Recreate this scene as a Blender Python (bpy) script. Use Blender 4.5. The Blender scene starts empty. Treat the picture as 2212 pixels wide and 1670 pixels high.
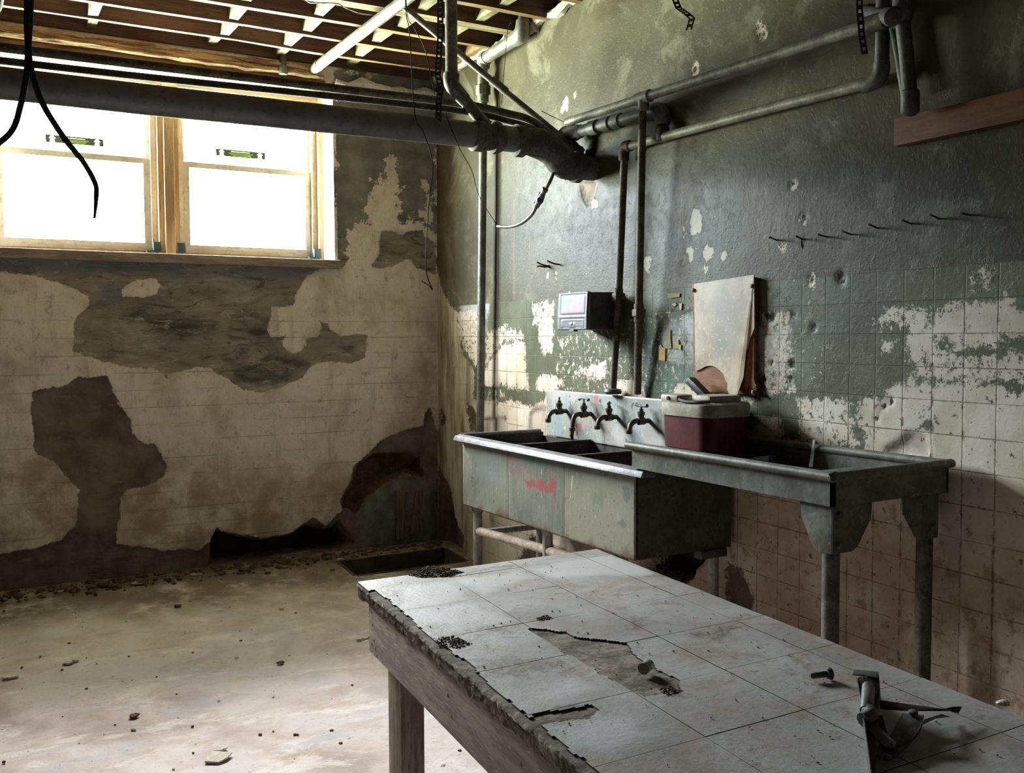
import bpy, bmesh, math, random
import numpy as np
from mathutils import Vector, Matrix

random.seed(7)
rng = np.random.RandomState(11)
SC = bpy.context.scene
COL = SC.collection

# ------------------------------------------------------------------ camera
F, YAW, PITCH, ROLL = 2080.0, math.radians(29.78), math.radians(2.916), math.radians(-0.256)
CAM = np.array([-2.841, -5.983, 1.5])
FW = np.array([math.sin(YAW) * math.cos(PITCH), math.cos(YAW) * math.cos(PITCH), -math.sin(PITCH)])
_r = np.array([math.cos(YAW), -math.sin(YAW), 0.0])
_u = np.cross(_r, FW)
RT = math.cos(ROLL) * _r + math.sin(ROLL) * _u
UP = -math.sin(ROLL) * _r + math.cos(ROLL) * _u
cd = bpy.data.cameras.new('camera')
cam = bpy.data.objects.new('camera', cd)
COL.objects.link(cam)
cd.sensor_fit = 'HORIZONTAL'
cd.sensor_width = 36.0
cd.lens = F / 2212 * 36.0
cd.clip_start = 0.02
cam.matrix_world = Matrix(((RT[0], UP[0], -FW[0], CAM[0]), (RT[1], UP[1], -FW[1], CAM[1]),
                           (RT[2], UP[2], -FW[2], CAM[2]), (0, 0, 0, 1)))
SC.camera = cam

# ------------------------------------------------------------------ sky, exposure
w = bpy.data.worlds.new('banded_sky')
SC.world = w
w.use_nodes = True
nt = w.node_tree
nt.nodes.clear()
wo = nt.nodes.new('ShaderNodeOutputWorld')
bg = nt.nodes.new('ShaderNodeBackground')
tc = nt.nodes.new('ShaderNodeTexCoord')
sx = nt.nodes.new('ShaderNodeSeparateXYZ')
mr = nt.nodes.new('ShaderNodeValToRGB')
mp = nt.nodes.new('ShaderNodeMapRange')
nt.links.new(tc.outputs['Generated'], sx.inputs[0])
nt.links.new(sx.outputs['Z'], mp.inputs['Value'])
mp.inputs['From Min'].default_value = -1
mp.inputs['From Max'].default_value = 1
nt.links.new(mp.outputs[0], mr.inputs[0])
cr = mr.color_ramp
def set_ramp(r, stops):
    """stops in rising order; elements re-sort themselves, so add them one by one at their final place"""
    e = r.elements
    while len(e) > 1: e.remove(e[len(e) - 1])
    e[0].position = stops[0][0]; e[0].color = (*stops[0][1][:3], 1)
    for p_, c_ in stops[1:]: e.new(p_).color = (*c_[:3], 1)
# position = (sin(elevation) + 1) / 2 : ground, tree-line and cloud bands made up, strengths shaped to light the room
SKY = 100.0
set_ramp(cr, [(p_, tuple(x * k_ for x in c_)) for p_, c_, k_ in (
    (0.47, (1.05, 1.10, 0.84), 1.3), (0.505, (0.92, 1.0, 1.06), 0.25), (0.57, (0.90, 1.0, 1.10), 0.28), (0.60, (0.90, 1.0, 1.10), 0.72),
    (0.66, (0.92, 1.0, 1.08), 0.85), (0.70, (0.97, 1.0, 1.03), 1.2), (0.76, (0.99, 1.0, 1.01), 1.15), (0.80, (1.02, 0.99, 0.99), 1.0), (0.86, (1.02, 0.99, 0.99), 0.78), (0.895, (1.02, 0.99, 0.99), 0.10))])
nt.links.new(mr.outputs[0], bg.inputs['Color'])
bg.inputs['Strength'].default_value = SKY
nt.links.new(bg.outputs[0], wo.inputs[0])
SC.view_settings.view_transform = 'Standard'
SC.view_settings.look = 'None'
SC.view_settings.gamma = 1.0
SC.view_settings.exposure = 0.46
SC.view_settings.use_curve_mapping = False
SC.cycles.max_bounces = 9
SC.cycles.adaptive_threshold = 0.02
SC.cycles.diffuse_bounces = 6
SC.cycles.transparent_max_bounces = 12
SC.cycles.sample_clamp_indirect = 40.0
SC.cycles.caustics_reflective = False
SC.cycles.caustics_refractive = False
for xc_, wd_ in ((-1.725, 1.99),):                        # sampling portal in the window opening
    pl = bpy.data.lights.new('window_portal', 'AREA')
    pl.shape = 'RECTANGLE'
    pl.size, pl.size_y = wd_, 1.06
    pl.cycles.is_portal = True
    po = bpy.data.objects.new('window_portal', pl)
    COL.objects.link(po)
    po.location = (xc_, 0.285, 2.53)
    po.rotation_euler = (math.radians(-90), 0, 0)      # faces -Y, into the room

# ------------------------------------------------------------------ rays from the measured camera onto real planes
def ray(px, py): return FW + RT * (px - 1106) / F - UP * (py - 835) / F
def WX(px, py, x=0.0):
    d = ray(px, py); return CAM + d * (x - CAM[0]) / d[0]
def WY(px, py, y=0.0):
    d = ray(px, py); return CAM + d * (y - CAM[1]) / d[1]
def WZ(px, py, z=0.0):
    d = ray(px, py); return CAM + d * (z - CAM[2]) / d[2]
def crop(ox, oy, s, pts): return [(ox + a * s, oy + b * s) for a, b in pts]

# ------------------------------------------------------------------ object helpers
def link(o):
    COL.objects.link(o); return o
def tag(o, label=None, cat=None, group=None, kind=None):
    if label: o['label'] = label
    if cat: o['category'] = cat
    if group: o['group'] = group
    if kind: o['kind'] = kind
    return o
def thing(name, label, cat, loc=(0, 0, 0), group=None, kind=None):
    o = link(bpy.data.objects.new(name, None))
    o.empty_display_size = 0.05
    o.location = [float(v) for v in loc]
    return tag(o, label, cat, group, kind)
def attach(o, parent):
    o.parent = parent
    if parent.type == 'EMPTY':
        o.matrix_parent_inverse = Matrix.Translation(-Vector(parent.location))
    return o
def finish(name, me, mats, parent=None, smooth=35):
    for m in (mats if isinstance(mats, (list, tuple)) else [mats]): me.materials.append(m)
    if smooth:
        me.shade_smooth()
        me.set_sharp_from_angle(angle=math.radians(smooth))
    o = link(bpy.data.objects.new(name, me))
    if parent is not None: attach(o, parent)
    return o
def copy_tree(o, parent=None):
    c = o.copy(); link(c)
    if parent is not None: c.parent = parent
    for ch in list(o.children): copy_tree(ch, c)
    return c

class B:
    """collects shapes into one mesh"""
    def __init__(s): s.bm = bmesh.new(); s.mi = 0
    def _new(s, verts, faces):
        vs = [s.bm.verts.new([float(c) for c in v]) for v in verts]
        out = []
        for f in faces:
            try:
                fc = s.bm.faces.new([vs[i] for i in f]); fc.material_index = s.mi; out.append(fc)
            except ValueError: pass
        return vs, out
    def box(s, x0, x1, y0, y1, z0, z1, bev=0.0, jit=0.0):
        v = [(x, y, z) for x in (x0, x1) for y in (y0, y1) for z in (z0, z1)]
        if jit: v = [tuple(c + random.uniform(-jit, jit) for c in p) for p in v]
        vs, fs = s._new(v, [(0, 1, 3, 2), (4, 6, 7, 5), (0, 4, 5, 1), (2, 3, 7, 6), (0, 2, 6, 4), (1, 5, 7, 3)])
        if bev: s._bev(fs, bev)
        return s
    def _bev(s, fs, bev, seg=2):
        es = list({e for f in fs for e in f.edges})
        r = bmesh.ops.bevel(s.bm, geom=es, offset=bev, segments=seg, affect='EDGES', profile=0.6)
        for f in r['faces']: f.material_index = s.mi
    def obox(s, c, ax, half, bev=0.0):
        c = np.array(c, float); ax = [np.array(a, float) / np.linalg.norm(a) for a in ax]
        v = [c + ax[0] * half[0] * i + ax[1] * half[1] * j + ax[2] * half[2] * k for i in (-1, 1) for j in (-1, 1) for k in (-1, 1)]
        vs, fs = s._new(v, [(0, 1, 3, 2), (4, 6, 7, 5), (0, 4, 5, 1), (2, 3, 7, 6), (0, 2, 6, 4), (1, 5, 7, 3)])
        if bev: s._bev(fs, bev)
        return s
    def ring_sweep(s, rings, closed=True):
        n = len(rings[0])
        vs, _ = s._new([p for r in rings for p in r], [])
        for i in range(len(rings) - 1):
            for j in range(n):
                k = (j + 1) % n
                f = s.bm.faces.new([vs[i * n + j], vs[i * n + k], vs[(i + 1) * n + k], vs[(i + 1) * n + j]]); f.material_index = s.mi
        if closed:
            for q in (list(reversed(vs[:n])), vs[-n:]):
                f = s.bm.faces.new(q); f.material_index = s.mi
        return s
    def tube(s, pts, r, seg=12, sub=6, closed=True, rough=0.0, squash=1.0):
        P = [np.array(p, float) for p in pts]
        R = list(r) if isinstance(r, (list, tuple)) else [r] * len(P)
        Q, S = [], []
        if sub > 1 and len(P) > 2:
            for i in range(len(P) - 1):
                a, b, c, d = P[max(i - 1, 0)], P[i], P[i + 1], P[min(i + 2, len(P) - 1)]
                for k in range(sub):
                    t = k / sub
                    Q.append(0.5 * (2 * b + (c - a) * t + (2 * a - 5 * b + 4 * c - d) * t * t + (3 * b - a - 3 * c + d) * t ** 3))
                    S.append(R[i] * (1 - t) + R[i + 1] * t)
            Q.append(P[-1]); S.append(R[-1])
        else: Q, S = P, R
        T = [Q[min(i + 1, len(Q) - 1)] - Q[max(i - 1, 0)] for i in range(len(Q))]
        T = [t / (np.linalg.norm(t) + 1e-12) for t in T]
        ref = np.array([0, 0, 1.0]) if abs(T[0][2]) < 0.9 else np.array([1.0, 0, 0])
        nrm = np.cross(T[0], ref); nrm /= np.linalg.norm(nrm)
        rings = []
        for q, t, rr in zip(Q, T, S):
            nrm = nrm - t * (nrm @ t); nrm /= np.linalg.norm(nrm)
            bi = np.cross(t, nrm)
            rings.append([q + (nrm * math.cos(a) + bi * math.sin(a) * squash) * (rr * (1 + random.uniform(-rough, rough)))
                          for a in (2 * math.pi * j / seg for j in range(seg))])
        return s.ring_sweep(rings, closed)
    def cyl(s, a, b, r0, r1=None, seg=16): return s.tube([a, b], [r0, r0 if r1 is None else r1], seg, 1)
    def lathe(s, o, d, prof, seg=18):
        o = np.array(o, float); d = np.array(d, float) / np.linalg.norm(d)
        ref = np.array([0, 0, 1.0]) if abs(d[2]) < 0.9 else np.array([1.0, 0, 0])
        n = np.cross(d, ref); n /= np.linalg.norm(n); b = np.cross(d, n)
        rings = [[o + d * t + (n * math.cos(a) + b * math.sin(a)) * max(r, 1e-4) for a in (2 * math.pi * j / seg for j in range(seg))] for t, r in prof]
        return s.ring_sweep(rings)
    def hexnut(s, o, d, r, h): return s.lathe(o, d, [(-h / 2, r * .9), (-h / 2 + h * .1, r), (h / 2 - h * .1, r), (h / 2, r * .9)], 6)
    def prism(s, poly, vec, bev=0.0):
        poly = [np.array(p, float) for p in poly]; vec = np.array(vec, float); n = len(poly)
        vs, fs = s._new(poly + [p + vec for p in poly],
                        [tuple(range(n)), tuple(range(2 * n - 1, n - 1, -1))] + [(i, n + i, n + (i + 1) % n, (i + 1) % n) for i in range(n)])
        if bev: s._bev(fs, bev)
        return s
    def rock(s, c, r, flat=0.6, sub=1):
        g = bmesh.ops.create_icosphere(s.bm, subdivisions=sub, radius=1.0)
        a = random.uniform(0, 6.28); ca, sa = math.cos(a), math.sin(a); st = random.uniform(0.6, 1.5)
        for v in g['verts']:
            k = r * random.uniform(0.7, 1.15); x, y, z = v.co.x * st * k, v.co.y * k, v.co.z * k * flat
            v.co = (c[0] + x * ca - y * sa, c[1] + x * sa + y * ca, c[2] + z)
        for f in {f for v in g['verts'] for f in v.link_faces}: f.material_index = s.mi
        return s
    def build(s, name, mats, parent=None, smooth=35):
        bmesh.ops.recalc_face_normals(s.bm, faces=s.bm.faces)
        me = bpy.data.meshes.new(name); s.bm.to_mesh(me); s.bm.free()
        return finish(name, me, mats, parent, smooth)

def grid_obj(name, us, vs, fn, attrs, mats, parent=None, keep=None, smooth=60, flip=False):
    """fn(U,V)->(X,Y,Z) arrays; attrs name->array(U.shape); keep(uc,vc)->bool mask of cells"""
    us, vs = np.asarray(us, float), np.asarray(vs, float)
    U, V = np.meshgrid(us, vs, indexing='ij')
    X, Y, Z = fn(U, V)
    co = np.stack([X, Y, Z], -1).reshape(-1, 3).astype(np.float32)
    nu, nv = len(us), len(vs)
    i, j = np.meshgrid(np.arange(nu - 1), np.arange(nv - 1), indexing='ij')
    q = np.stack([i * nv + j, (i + 1) * nv + j, (i + 1) * nv + j + 1, i * nv + j + 1], -1)
    if flip: q = q[..., ::-1]
    if keep is not None:
        uc = (U[:-1, :-1] + U[1:, 1:]) / 2; vc = (V[:-1, :-1] + V[1:, 1:]) / 2
        q = q[keep(uc, vc)]
    q = q.reshape(-1, 4)
    used = np.unique(q); rem = -np.ones(len(co), int); rem[used] = np.arange(len(used))
    q = rem[q]; co = co[used]
    me = bpy.data.meshes.new(name)
    me.vertices.add(len(co)); me.vertices.foreach_set('co', co.ravel())
    me.loops.add(q.size); me.loops.foreach_set('vertex_index', q.ravel().astype(np.int32))
    me.polygons.add(len(q)); me.polygons.foreach_set('loop_start', np.arange(0, q.size, 4, dtype=np.int32))
    me.update(calc_edges=True); me.validate()
    for k, a in attrs.items():
        at = me.attributes.new(k, 'FLOAT', 'POINT')
        at.data.foreach_set('value', np.broadcast_to(a, U.shape).reshape(-1)[used].astype(np.float32))
    return finish(name, me, mats, parent, smooth)

# ------------------------------------------------------------------ numpy noise and distance fields
def vnoise(x, y, seed=0):
    xi, yi = np.floor(x).astype(np.int64), np.floor(y).astype(np.int64)
    fx, fy = x - xi, y - yi
    fx = fx * fx * (3 - 2 * fx); fy = fy * fy * (3 - 2 * fy)
    def h(a, b):
        n = (a * 374761393 + b * 668265263 + seed * 974634533) & 0xFFFFFFFF
        n = ((n ^ (n >> 13)) * 1274126177) & 0xFFFFFFFF
        return ((n ^ (n >> 16)) & 0xFFFF) / 65535.0 * 2 - 1
    return (h(xi, yi) * (1 - fx) + h(xi + 1, yi) * fx) * (1 - fy) + (h(xi, yi + 1) * (1 - fx) + h(xi + 1, yi + 1) * fx) * fy
def fbm(x, y, f, oct=4, seed=0):
    r, a, t = 0, 1.0, 0
    for o in range(oct):
        r = r + a * vnoise(x * f + 17.3 * o, y * f - 9.1 * o, seed + o); t += a; a *= 0.5; f *= 2.03
    return r / t
def sdf(U, V, polys, lim=0.4):
    """signed distance, positive inside any of the polygons"""
    best = np.full(U.shape, -lim)
    for P in polys:
        P = np.array(P, float)
        d = np.full(U.shape, 9.0); ins = np.zeros(U.shape, bool)
        for k in range(len(P)):
            a, b = P[k], P[(k + 1) % len(P)]
            e = b - a; L = e @ e + 1e-12
            t = np.clip(((U - a[0]) * e[0] + (V - a[1]) * e[1]) / L, 0, 1)
            d = np.minimum(d, np.hypot(U - a[0] - t * e[0], V - a[1] - t * e[1]))
            c = (a[1] > V) != (b[1] > V)
            ins ^= c & (U < (b[0] - a[0]) * (V - a[1]) / (b[1] - a[1] + 1e-12) + a[0])
        best = np.maximum(best, np.where(ins, d, -d))
    return np.clip(best, -lim, lim)
def blob(cx, cy, rx, ry, n=10, j=0.25):
    return [(cx + rx * (1 + random.uniform(-j, j)) * math.cos(6.283 * k / n), cy + ry * (1 + random.uniform(-j, j)) * math.sin(6.283 * k / n)) for k in range(n)]
def sstep(a, b, x):
    t = np.clip((x - a) / (b - a), 0, 1); return t * t * (3 - 2 * t)

# ------------------------------------------------------------------ node materials
class M:
    def __init__(s, name):
        s.m = bpy.data.materials.new(name); s.m.use_nodes = True
        s.t = s.m.node_tree; s.b = s.t.nodes['Principled BSDF']; s._c = {}
    def put(s, sock, v):
        if isinstance(v, bpy.types.NodeSocket): s.t.links.new(v, sock)
        elif isinstance(v, (tuple, list)): sock.default_value = (*v, 1) if len(v) == 3 and sock.type == 'RGBA' else v
        else: sock.default_value = v
    def coord(s, scale=(1, 1, 1), src='Object'):
        k = ('c', tuple(scale), src)
        if k not in s._c:
            a = s.t.nodes.new('ShaderNodeTexCoord'); b = s.t.nodes.new('ShaderNodeMapping')
            s.t.links.new(a.outputs[src], b.inputs['Vector']); b.inputs['Scale'].default_value = scale
            s._c[k] = b.outputs[0]
        return s._c[k]
    def noise(s, scale, detail=4, rough=0.6, vec=None, dist=0.0):
        n = s.t.nodes.new('ShaderNodeTexNoise')
        s.put(n.inputs['Vector'], vec if vec is not None else s.coord())
        n.inputs['Scale'].default_value = scale; n.inputs['Detail'].default_value = detail
        n.inputs['Roughness'].default_value = rough; n.inputs['Distortion'].default_value = dist
        return n.outputs[0]
    def voro(s, scale, vec=None):
        n = s.t.nodes.new('ShaderNodeTexVoronoi'); s.put(n.inputs['Vector'], vec if vec is not None else s.coord())
        n.inputs['Scale'].default_value = scale; return n.outputs['Distance']
    def math(s, op, a, b=0.0, c=0.0):
        n = s.t.nodes.new('ShaderNodeMath'); n.operation = op
        for i, v in enumerate((a, b, c)):
            if i < len(n.inputs): s.put(n.inputs[i], v)
        return n.outputs[0]
    def step(s, v, a, b, clamp=True):
        n = s.t.nodes.new('ShaderNodeMapRange'); n.clamp = clamp; n.interpolation_type = 'SMOOTHSTEP'
        s.put(n.inputs['Value'], v); n.inputs['From Min'].default_value = a; n.inputs['From Max'].default_value = b
        return n.outputs[0]
    def mix(s, f, a, b, mode='MIX'):
        n = s.t.nodes.new('ShaderNodeMix'); n.data_type = 'RGBA'; n.blend_type = mode
        s.put(n.inputs[0], f); s.put(n.inputs[6], a); s.put(n.inputs[7], b); return n.outputs[2]
    def ramp(s, f, stops):
        n = s.t.nodes.new('ShaderNodeValToRGB'); s.put(n.inputs[0], f)
        set_ramp(n.color_ramp, [(0.5 + (p - 0.5) * 0.58, c) for p, c in stops])     # noise values crowd round .5
        return n.outputs[0]
    def attr(s, name):
        k = ('a', name)
        if k not in s._c:
            n = s.t.nodes.new('ShaderNodeAttribute'); n.attribute_name = name; s._c[k] = n.outputs['Fac']
        return s._c[k]
    def xyz(s):
        if 'xyz' not in s._c:
            a = s.t.nodes.new('ShaderNodeTexCoord'); n = s.t.nodes.new('ShaderNodeSeparateXYZ')
            s.t.links.new(a.outputs['Object'], n.inputs[0]); s._c['xyz'] = n.outputs
        return s._c['xyz']
    def bump(s, h, strength=0.5, dist=0.01, normal=None):
        n = s.t.nodes.new('ShaderNodeBump'); s.put(n.inputs['Height'], h)
        n.inputs['Strength'].default_value = strength; n.inputs['Distance'].default_value = dist
        if normal is not None: s.put(n.inputs['Normal'], normal)
        s.t.links.new(n.outputs[0], s.b.inputs['Normal']); return n.outputs[0]
    def done(s, col=None, rough=0.8, metal=0.0, spec=0.3):
        if col is not None: s.put(s.b.inputs['Base Color'], col)
        s.put(s.b.inputs['Roughness'], rough); s.put(s.b.inputs['Metallic'], metal)
        s.b.inputs['Specular IOR Level'].default_value = spec
        return s.m

def worn(name, base, dark, light=None, scale=8, rough=0.7, metal=0.0, stretch=(1, 1, 1), bump=0.25, bscale=60, spec=0.3, lo=.41, hi=.59):
    m = M(name); v = m.coord(stretch)
    n1 = m.noise(scale, 6, 0.65, v); n2 = m.noise(scale * 6, 4, 0.6, v)
    c = m.mix(m.step(n1, lo, hi), dark, base)
    if light: c = m.mix(m.step(n2, 0.58, 0.72), c, light)
    c = m.mix(m.step(n2, 0.25, 0.5), tuple(x * 0.7 for x in dark), c)
    m.bump(m.noise(bscale, 4, 0.6, v), bump, 0.004)
    return m.done(c, rough, metal, spec)

# ------------------------------------------------------------------ materials
# course lines of the tiled / scored dado: every .1045 m, the courses fan out slightly away from the window
def courses(m, yv, zv, w):
    s_ = m.math('ADD', 1.0, m.math('MULTIPLY', m.math('ADD', m.math('MULTIPLY', yv, -1.0), -0.9), 0.0245))
    ze = m.math('DIVIDE', m.math('SUBTRACT', zv, 1.506), s_)
    fz = m.math('PINGPONG', m.math('ADD', ze, 0.1045 * 40), 0.1045 / 2)      # 0 on a joint
    return m.math('SUBTRACT', 1.0, m.step(fz, w * .4, w)), ze

def mat_wall_left():
    m = M('crumbling_plaster_window_wall'); X = m.xyz()
    v = m.coord((1, 1, 1)); vs = m.coord((2.2, 1, .45)); vh = m.coord((.5, 1, 1.6))
    fine = m.noise(70, 5, .65, v)
    wob = m.math('MULTIPLY', m.math('SUBTRACT', m.noise(26, 8, .8, v), .5), .055)
    def edge(a, w=.002): return m.step(m.math('ADD', m.attr(a), wob), -w, w)
    # painted cream plaster
    c = m.ramp(m.noise(3.2, 6, .62, v, .4), [(.25, (.56, .49, .41)), (.45, (.73, .665, .58)), (.6, (.81, .755, .68)), (.78, (.72, .685, .63))])
    c = m.mix(m.math('MULTIPLY', m.step(m.noise(5, 7, .74, vs), .51, .64), .38), c, (.38, .335, .28))
    c = m.mix(m.math('MULTIPLY', m.step(m.noise(14, 6, .75, v), .54, .66), .5), c, (.22, .19, .155))
    c = m.mix(m.math('MULTIPLY', m.step(fine, .58, .66), .4), c, (.24, .20, .16))
    c = m.mix(m.math('MULTIPLY', m.step(m.attr('soil'), -.22, .2), m.step(m.noise(4.5, 6, .68, v), .36, .62)), c, (.36, .295, .235))
    line, ze = courses(m, 0.0, X['Z'], .004)
    line = m.math('MULTIPLY', line, m.step(m.noise(6, 4, .6, vh), .40, .60))
    fx = m.math('PINGPONG', m.math('ADD', X['X'], 10.0), .117 / 2)
    lx = m.math('MULTIPLY', m.math('SUBTRACT', 1.0, m.step(fx, .001, .0035)), m.step(m.noise(5, 4, .6, vs), .56, .66))
    line = m.math('MULTIPLY', m.math('MAXIMUM', line, m.math('MULTIPLY', lx, .5)), m.math('LESS_THAN', X['Z'], 1.72))
    c = m.mix(m.math('MULTIPLY', line, .45), c, (.13, .105, .085))
    # older blue-grey paint beside and above the window
    gp = m.math('ADD', m.attr('gray'), m.math('MULTIPLY', m.math('SUBTRACT', m.noise(7, 7, .72, v), .52), .42))
    g = m.ramp(m.noise(6, 5, .6, v), [(.3, (.135, .142, .14)), (.55, (.20, .208, .205)), (.75, (.27, .27, .255))])
    gm = m.step(gp, -.004, .004)
    c = m.mix(gm, c, g)
    # bare rubble and mortar
    br = m.ramp(m.noise(5, 8, .7, vh, .9), [(.25, (.17, .155, .14)), (.42, (.29, .255, .22)), (.58, (.36, .32, .275)), (.75, (.46, .42, .365))])
    stn = m.ramp(m.noise(7, 7, .65, vh, 1.2), [(.3, (.085, .09, .085)), (.5, (.165, .168, .150)), (.72, (.28, .265, .225))])
    br = m.mix(m.step(m.math('ADD', m.attr('stone'), m.math('MULTIPLY', m.math('SUBTRACT', m.noise(11, 6, .7, vh), .5), .16)), -.025, .03), br, stn)
    br = m.mix(m.math('MULTIPLY', m.step(m.math('ADD', m.attr('blue'), m.math('MULTIPLY', m.math('SUBTRACT', m.noise(9, 6, .7, vh), .5), .2)), -.02, .04), .8), br, (.21, .255, .28))
    br = m.mix(m.math('MULTIPLY', m.step(m.noise(13, 8, .78, vh, 1.0), .56, .62), .75), br, (.52, .485, .43))
    br = m.mix(m.math('MULTIPLY', m.step(m.noise(9, 8, .78, vh, 1.5), .56, .62), .8), br, (.105, .10, .09))
    c = m.mix(edge('bare'), c, br)
    bw = m.ramp(m.noise(4, 7, .68, v, .3), [(.3, (.135, .105, .088)), (.5, (.195, .157, .132)), (.7, (.255, .215, .182))])
    bw = m.mix(m.math('MULTIPLY', m.step(m.noise(8, 7, .75, vh), .60, .68), .6), bw, (.36, .32, .28))
    bw = m.mix(m.math('MULTIPLY', m.step(m.noise(5, 7, .75, vh), .54, .62), .55), bw, (.10, .08, .066))
    c = m.mix(edge('brown'), c, bw)
    c = m.mix(edge('rust'), c, m.ramp(m.noise(12, 5, .7, v), [(.35, (.07, .045, .03)), (.65, (.15, .085, .05))]))
    c = m.mix(edge('cement'), c, m.ramp(m.noise(10, 6, .65, v), [(.3, (.13, .13, .115)), (.6, (.19, .19, .165)), (.75, (.24, .235, .205))]))
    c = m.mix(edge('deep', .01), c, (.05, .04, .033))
    mx = m.math('MAXIMUM', edge('bare', .006), edge('brown', .006))
    h = m.math('SUBTRACT', m.math('MULTIPLY', m.noise(60, 6, .6, v), .25), m.math('MULTIPLY', mx, .55))
    h = m.math('ADD', h, m.math('MULTIPLY', m.math('MULTIPLY', m.noise(12, 9, .74, vh, .8), mx), 1.7))
    h = m.math('SUBTRACT', h, m.math('MULTIPLY', line, .15))
    m.bump(h, .55, .02)
    return m.done(c, .9, 0, .15)

def mat_wall_right():
    m = M('peeling_green_paint_over_tile'); X = m.xyz()
    v = m.coord((1, 1, 1)); vv = m.coord((1, 2.4, .35))
    fine = m.noise(85, 5, .65, v); mid = m.noise(22, 6, .7, v)
    wob = m.math('MULTIPLY', m.math('SUBTRACT', m.noise(30, 8, .82, v), .5), .14)
    wob = m.math('ADD', wob, m.math('MULTIPLY', m.math('SUBTRACT', m.noise(85, 6, .8, m.coord((1, 1, .6))), .5), .085))
    def edge(a, w=.0012, k=1.0): return m.step(m.math('ADD', m.attr(a), m.math('MULTIPLY', wob, k)), -w, w)
    line, ze = courses(m, X['Y'], X['Z'], .0028)
    fy = m.math('PINGPONG', m.math('ADD', X['Y'], 3.1726 + .1166 * 60), .1166 / 2)
    ly = m.math('SUBTRACT', 1.0, m.step(fy, .0010, .0032))
    tile = m.math('LESS_THAN', ze, .2075)
    joint = m.math('MULTIPLY', m.math('MAXIMUM', line, ly), tile)
    # upper wall paint
    up = m.ramp(m.noise(2.2, 6, .6, v, .3), [(.28, (.044, .039, .022)), (.5, (.059, .053, .031)), (.72, (.075, .069, .042))])
    up = m.mix(m.math('MULTIPLY', m.step(m.noise(2.6, 8, .74, v, .5), .50, .62), .38), up, (.235, .225, .17))
    up = m.mix(m.math('MULTIPLY', m.step(m.noise(30, 6, .7, v), .66, .72), .4), up, (.17, .165, .13))
    # sage paint over the tile
    lo = m.ramp(m.noise(3, 6, .6, v, .3), [(.3, (.066, .070, .042)), (.55, (.090, .096, .060)), (.75, (.118, .125, .084))])
    lo = m.mix(m.math('MULTIPLY', m.step(mid, .64, .7), .5), lo, (.09, .082, .055))
    lo = m.mix(m.math('MULTIPLY', joint, .5), lo, (.085, .085, .06))
    lo = m.mix(m.math('MULTIPLY', edge('grey', .02), m.step(m.noise(8, 5, .7, v), .30, .55)), lo, (.30, .32, .31))
    lo = m.mix(m.math('MULTIPLY', edge('teal', .02), .75), lo, (.085, .14, .115))
    tl = m.math('MULTIPLY', m.math('SUBTRACT', 1.0, m.step(m.math('ABSOLUTE', m.math('SUBTRACT', ze, .206)), .0015, .004)), .6)
    paint = m.mix(tile, up, lo)
    paint = m.mix(tl, paint, (.075, .075, .055))
    # bare cream tile
    ct = m.ramp(m.noise(3.4, 6, .6, v), [(.3, (.42, .365, .28)), (.5, (.53, .475, .385)), (.75, (.61, .565, .485))])
    ct = m.mix(m.math('MULTIPLY', m.step(m.noise(9, 7, .74, vv), .51, .62), .4), ct, (.48, .40, .30))
    ct = m.mix(m.math('MULTIPLY', m.step(m.attr('stain'), -.16, .22), m.step(m.noise(4.2, 7, .7, v), .30, .60)), ct, (.40, .295, .21))
    ct = m.mix(m.math('MULTIPLY', m.step(m.attr('stain'), -.25, .1), m.step(m.noise(16, 7, .72, v), .50, .64)), ct, (.30, .205, .14))
    mold = m.math('MULTIPLY', m.step(m.noise(27, 7, .72, v), .60, .63), m.step(m.noise(3.1, 4, .6, v), .33, .50))
    ct = m.mix(m.math('MULTIPLY', mold, m.step(X['Y'], -2.2, -3.2)), ct, (.105, .08, .055))
    wj = m.math('MULTIPLY', joint, m.step(m.noise(9, 5, .7, v), .40, .56))
    ct = m.mix(m.math('MULTIPLY', m.math('MULTIPLY', m.math('MAXIMUM', m.math('SUBTRACT', 1.0, m.step(fy, .002, .009)), .0), m.math('MULTIPLY', tile, m.step(m.noise(14, 6, .75, v), .50, .60))), m.step(X['Y'], -3.3, -3.6)), ct, (.15, .10, .07))
    ct = m.mix(m.math('MULTIPLY', wj, .8), ct, (.16, .115, .08))
    # where the paint is gone
    dens = m.attr('dens')
    fl = m.math('GREATER_THAN', m.math('ADD', m.noise(30, 7, .78, v), m.math('MULTIPLY', dens, .42)), .79)
    gone = m.math('MAXIMUM', edge('peel', .0015, 1.0), m.math('MULTIPLY', fl, tile))
    left = m.math('GREATER_THAN', m.math('ADD', m.noise(33, 8, .8, v), m.math('MULTIPLY', m.step(m.attr('peel'), .09, .0), .10)), .66)     # flakes still hanging on
    gone = m.math('MULTIPLY', gone, m.math('SUBTRACT', 1.0, m.math('MULTIPLY', left, m.step(X['Z'], .95, 1.1))))
    gone = m.math('MAXIMUM', gone, m.math('MULTIPLY', m.math('GREATER_THAN', m.noise(64, 4, .7, v), .735), tile))
    gone = m.math('MAXIMUM', gone, edge('chip', .0012, .55))
    c = m.mix(gone, paint, ct)
    rim = m.math('MULTIPLY', m.math('SUBTRACT', 1.0, m.step(m.math('ABSOLUTE', m.math('ADD', m.attr('peel'), wob)), .001, .006)), m.step(m.noise(19, 5, .7, v), .40, .55))
    c = m.mix(m.math('MULTIPLY', rim, .75), c, (.10, .09, .065))
    # bare browning plaster by the corner and low down
    pc = m.ramp(m.noise(5, 7, .68, vv, .3), [(.28, (.20, .155, .115)), (.45, (.37, .31, .24)), (.6, (.52, .455, .37)), (.78, (.60, .54, .455))])
    c = m.mix(edge('corner', .004), c, pc)
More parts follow.
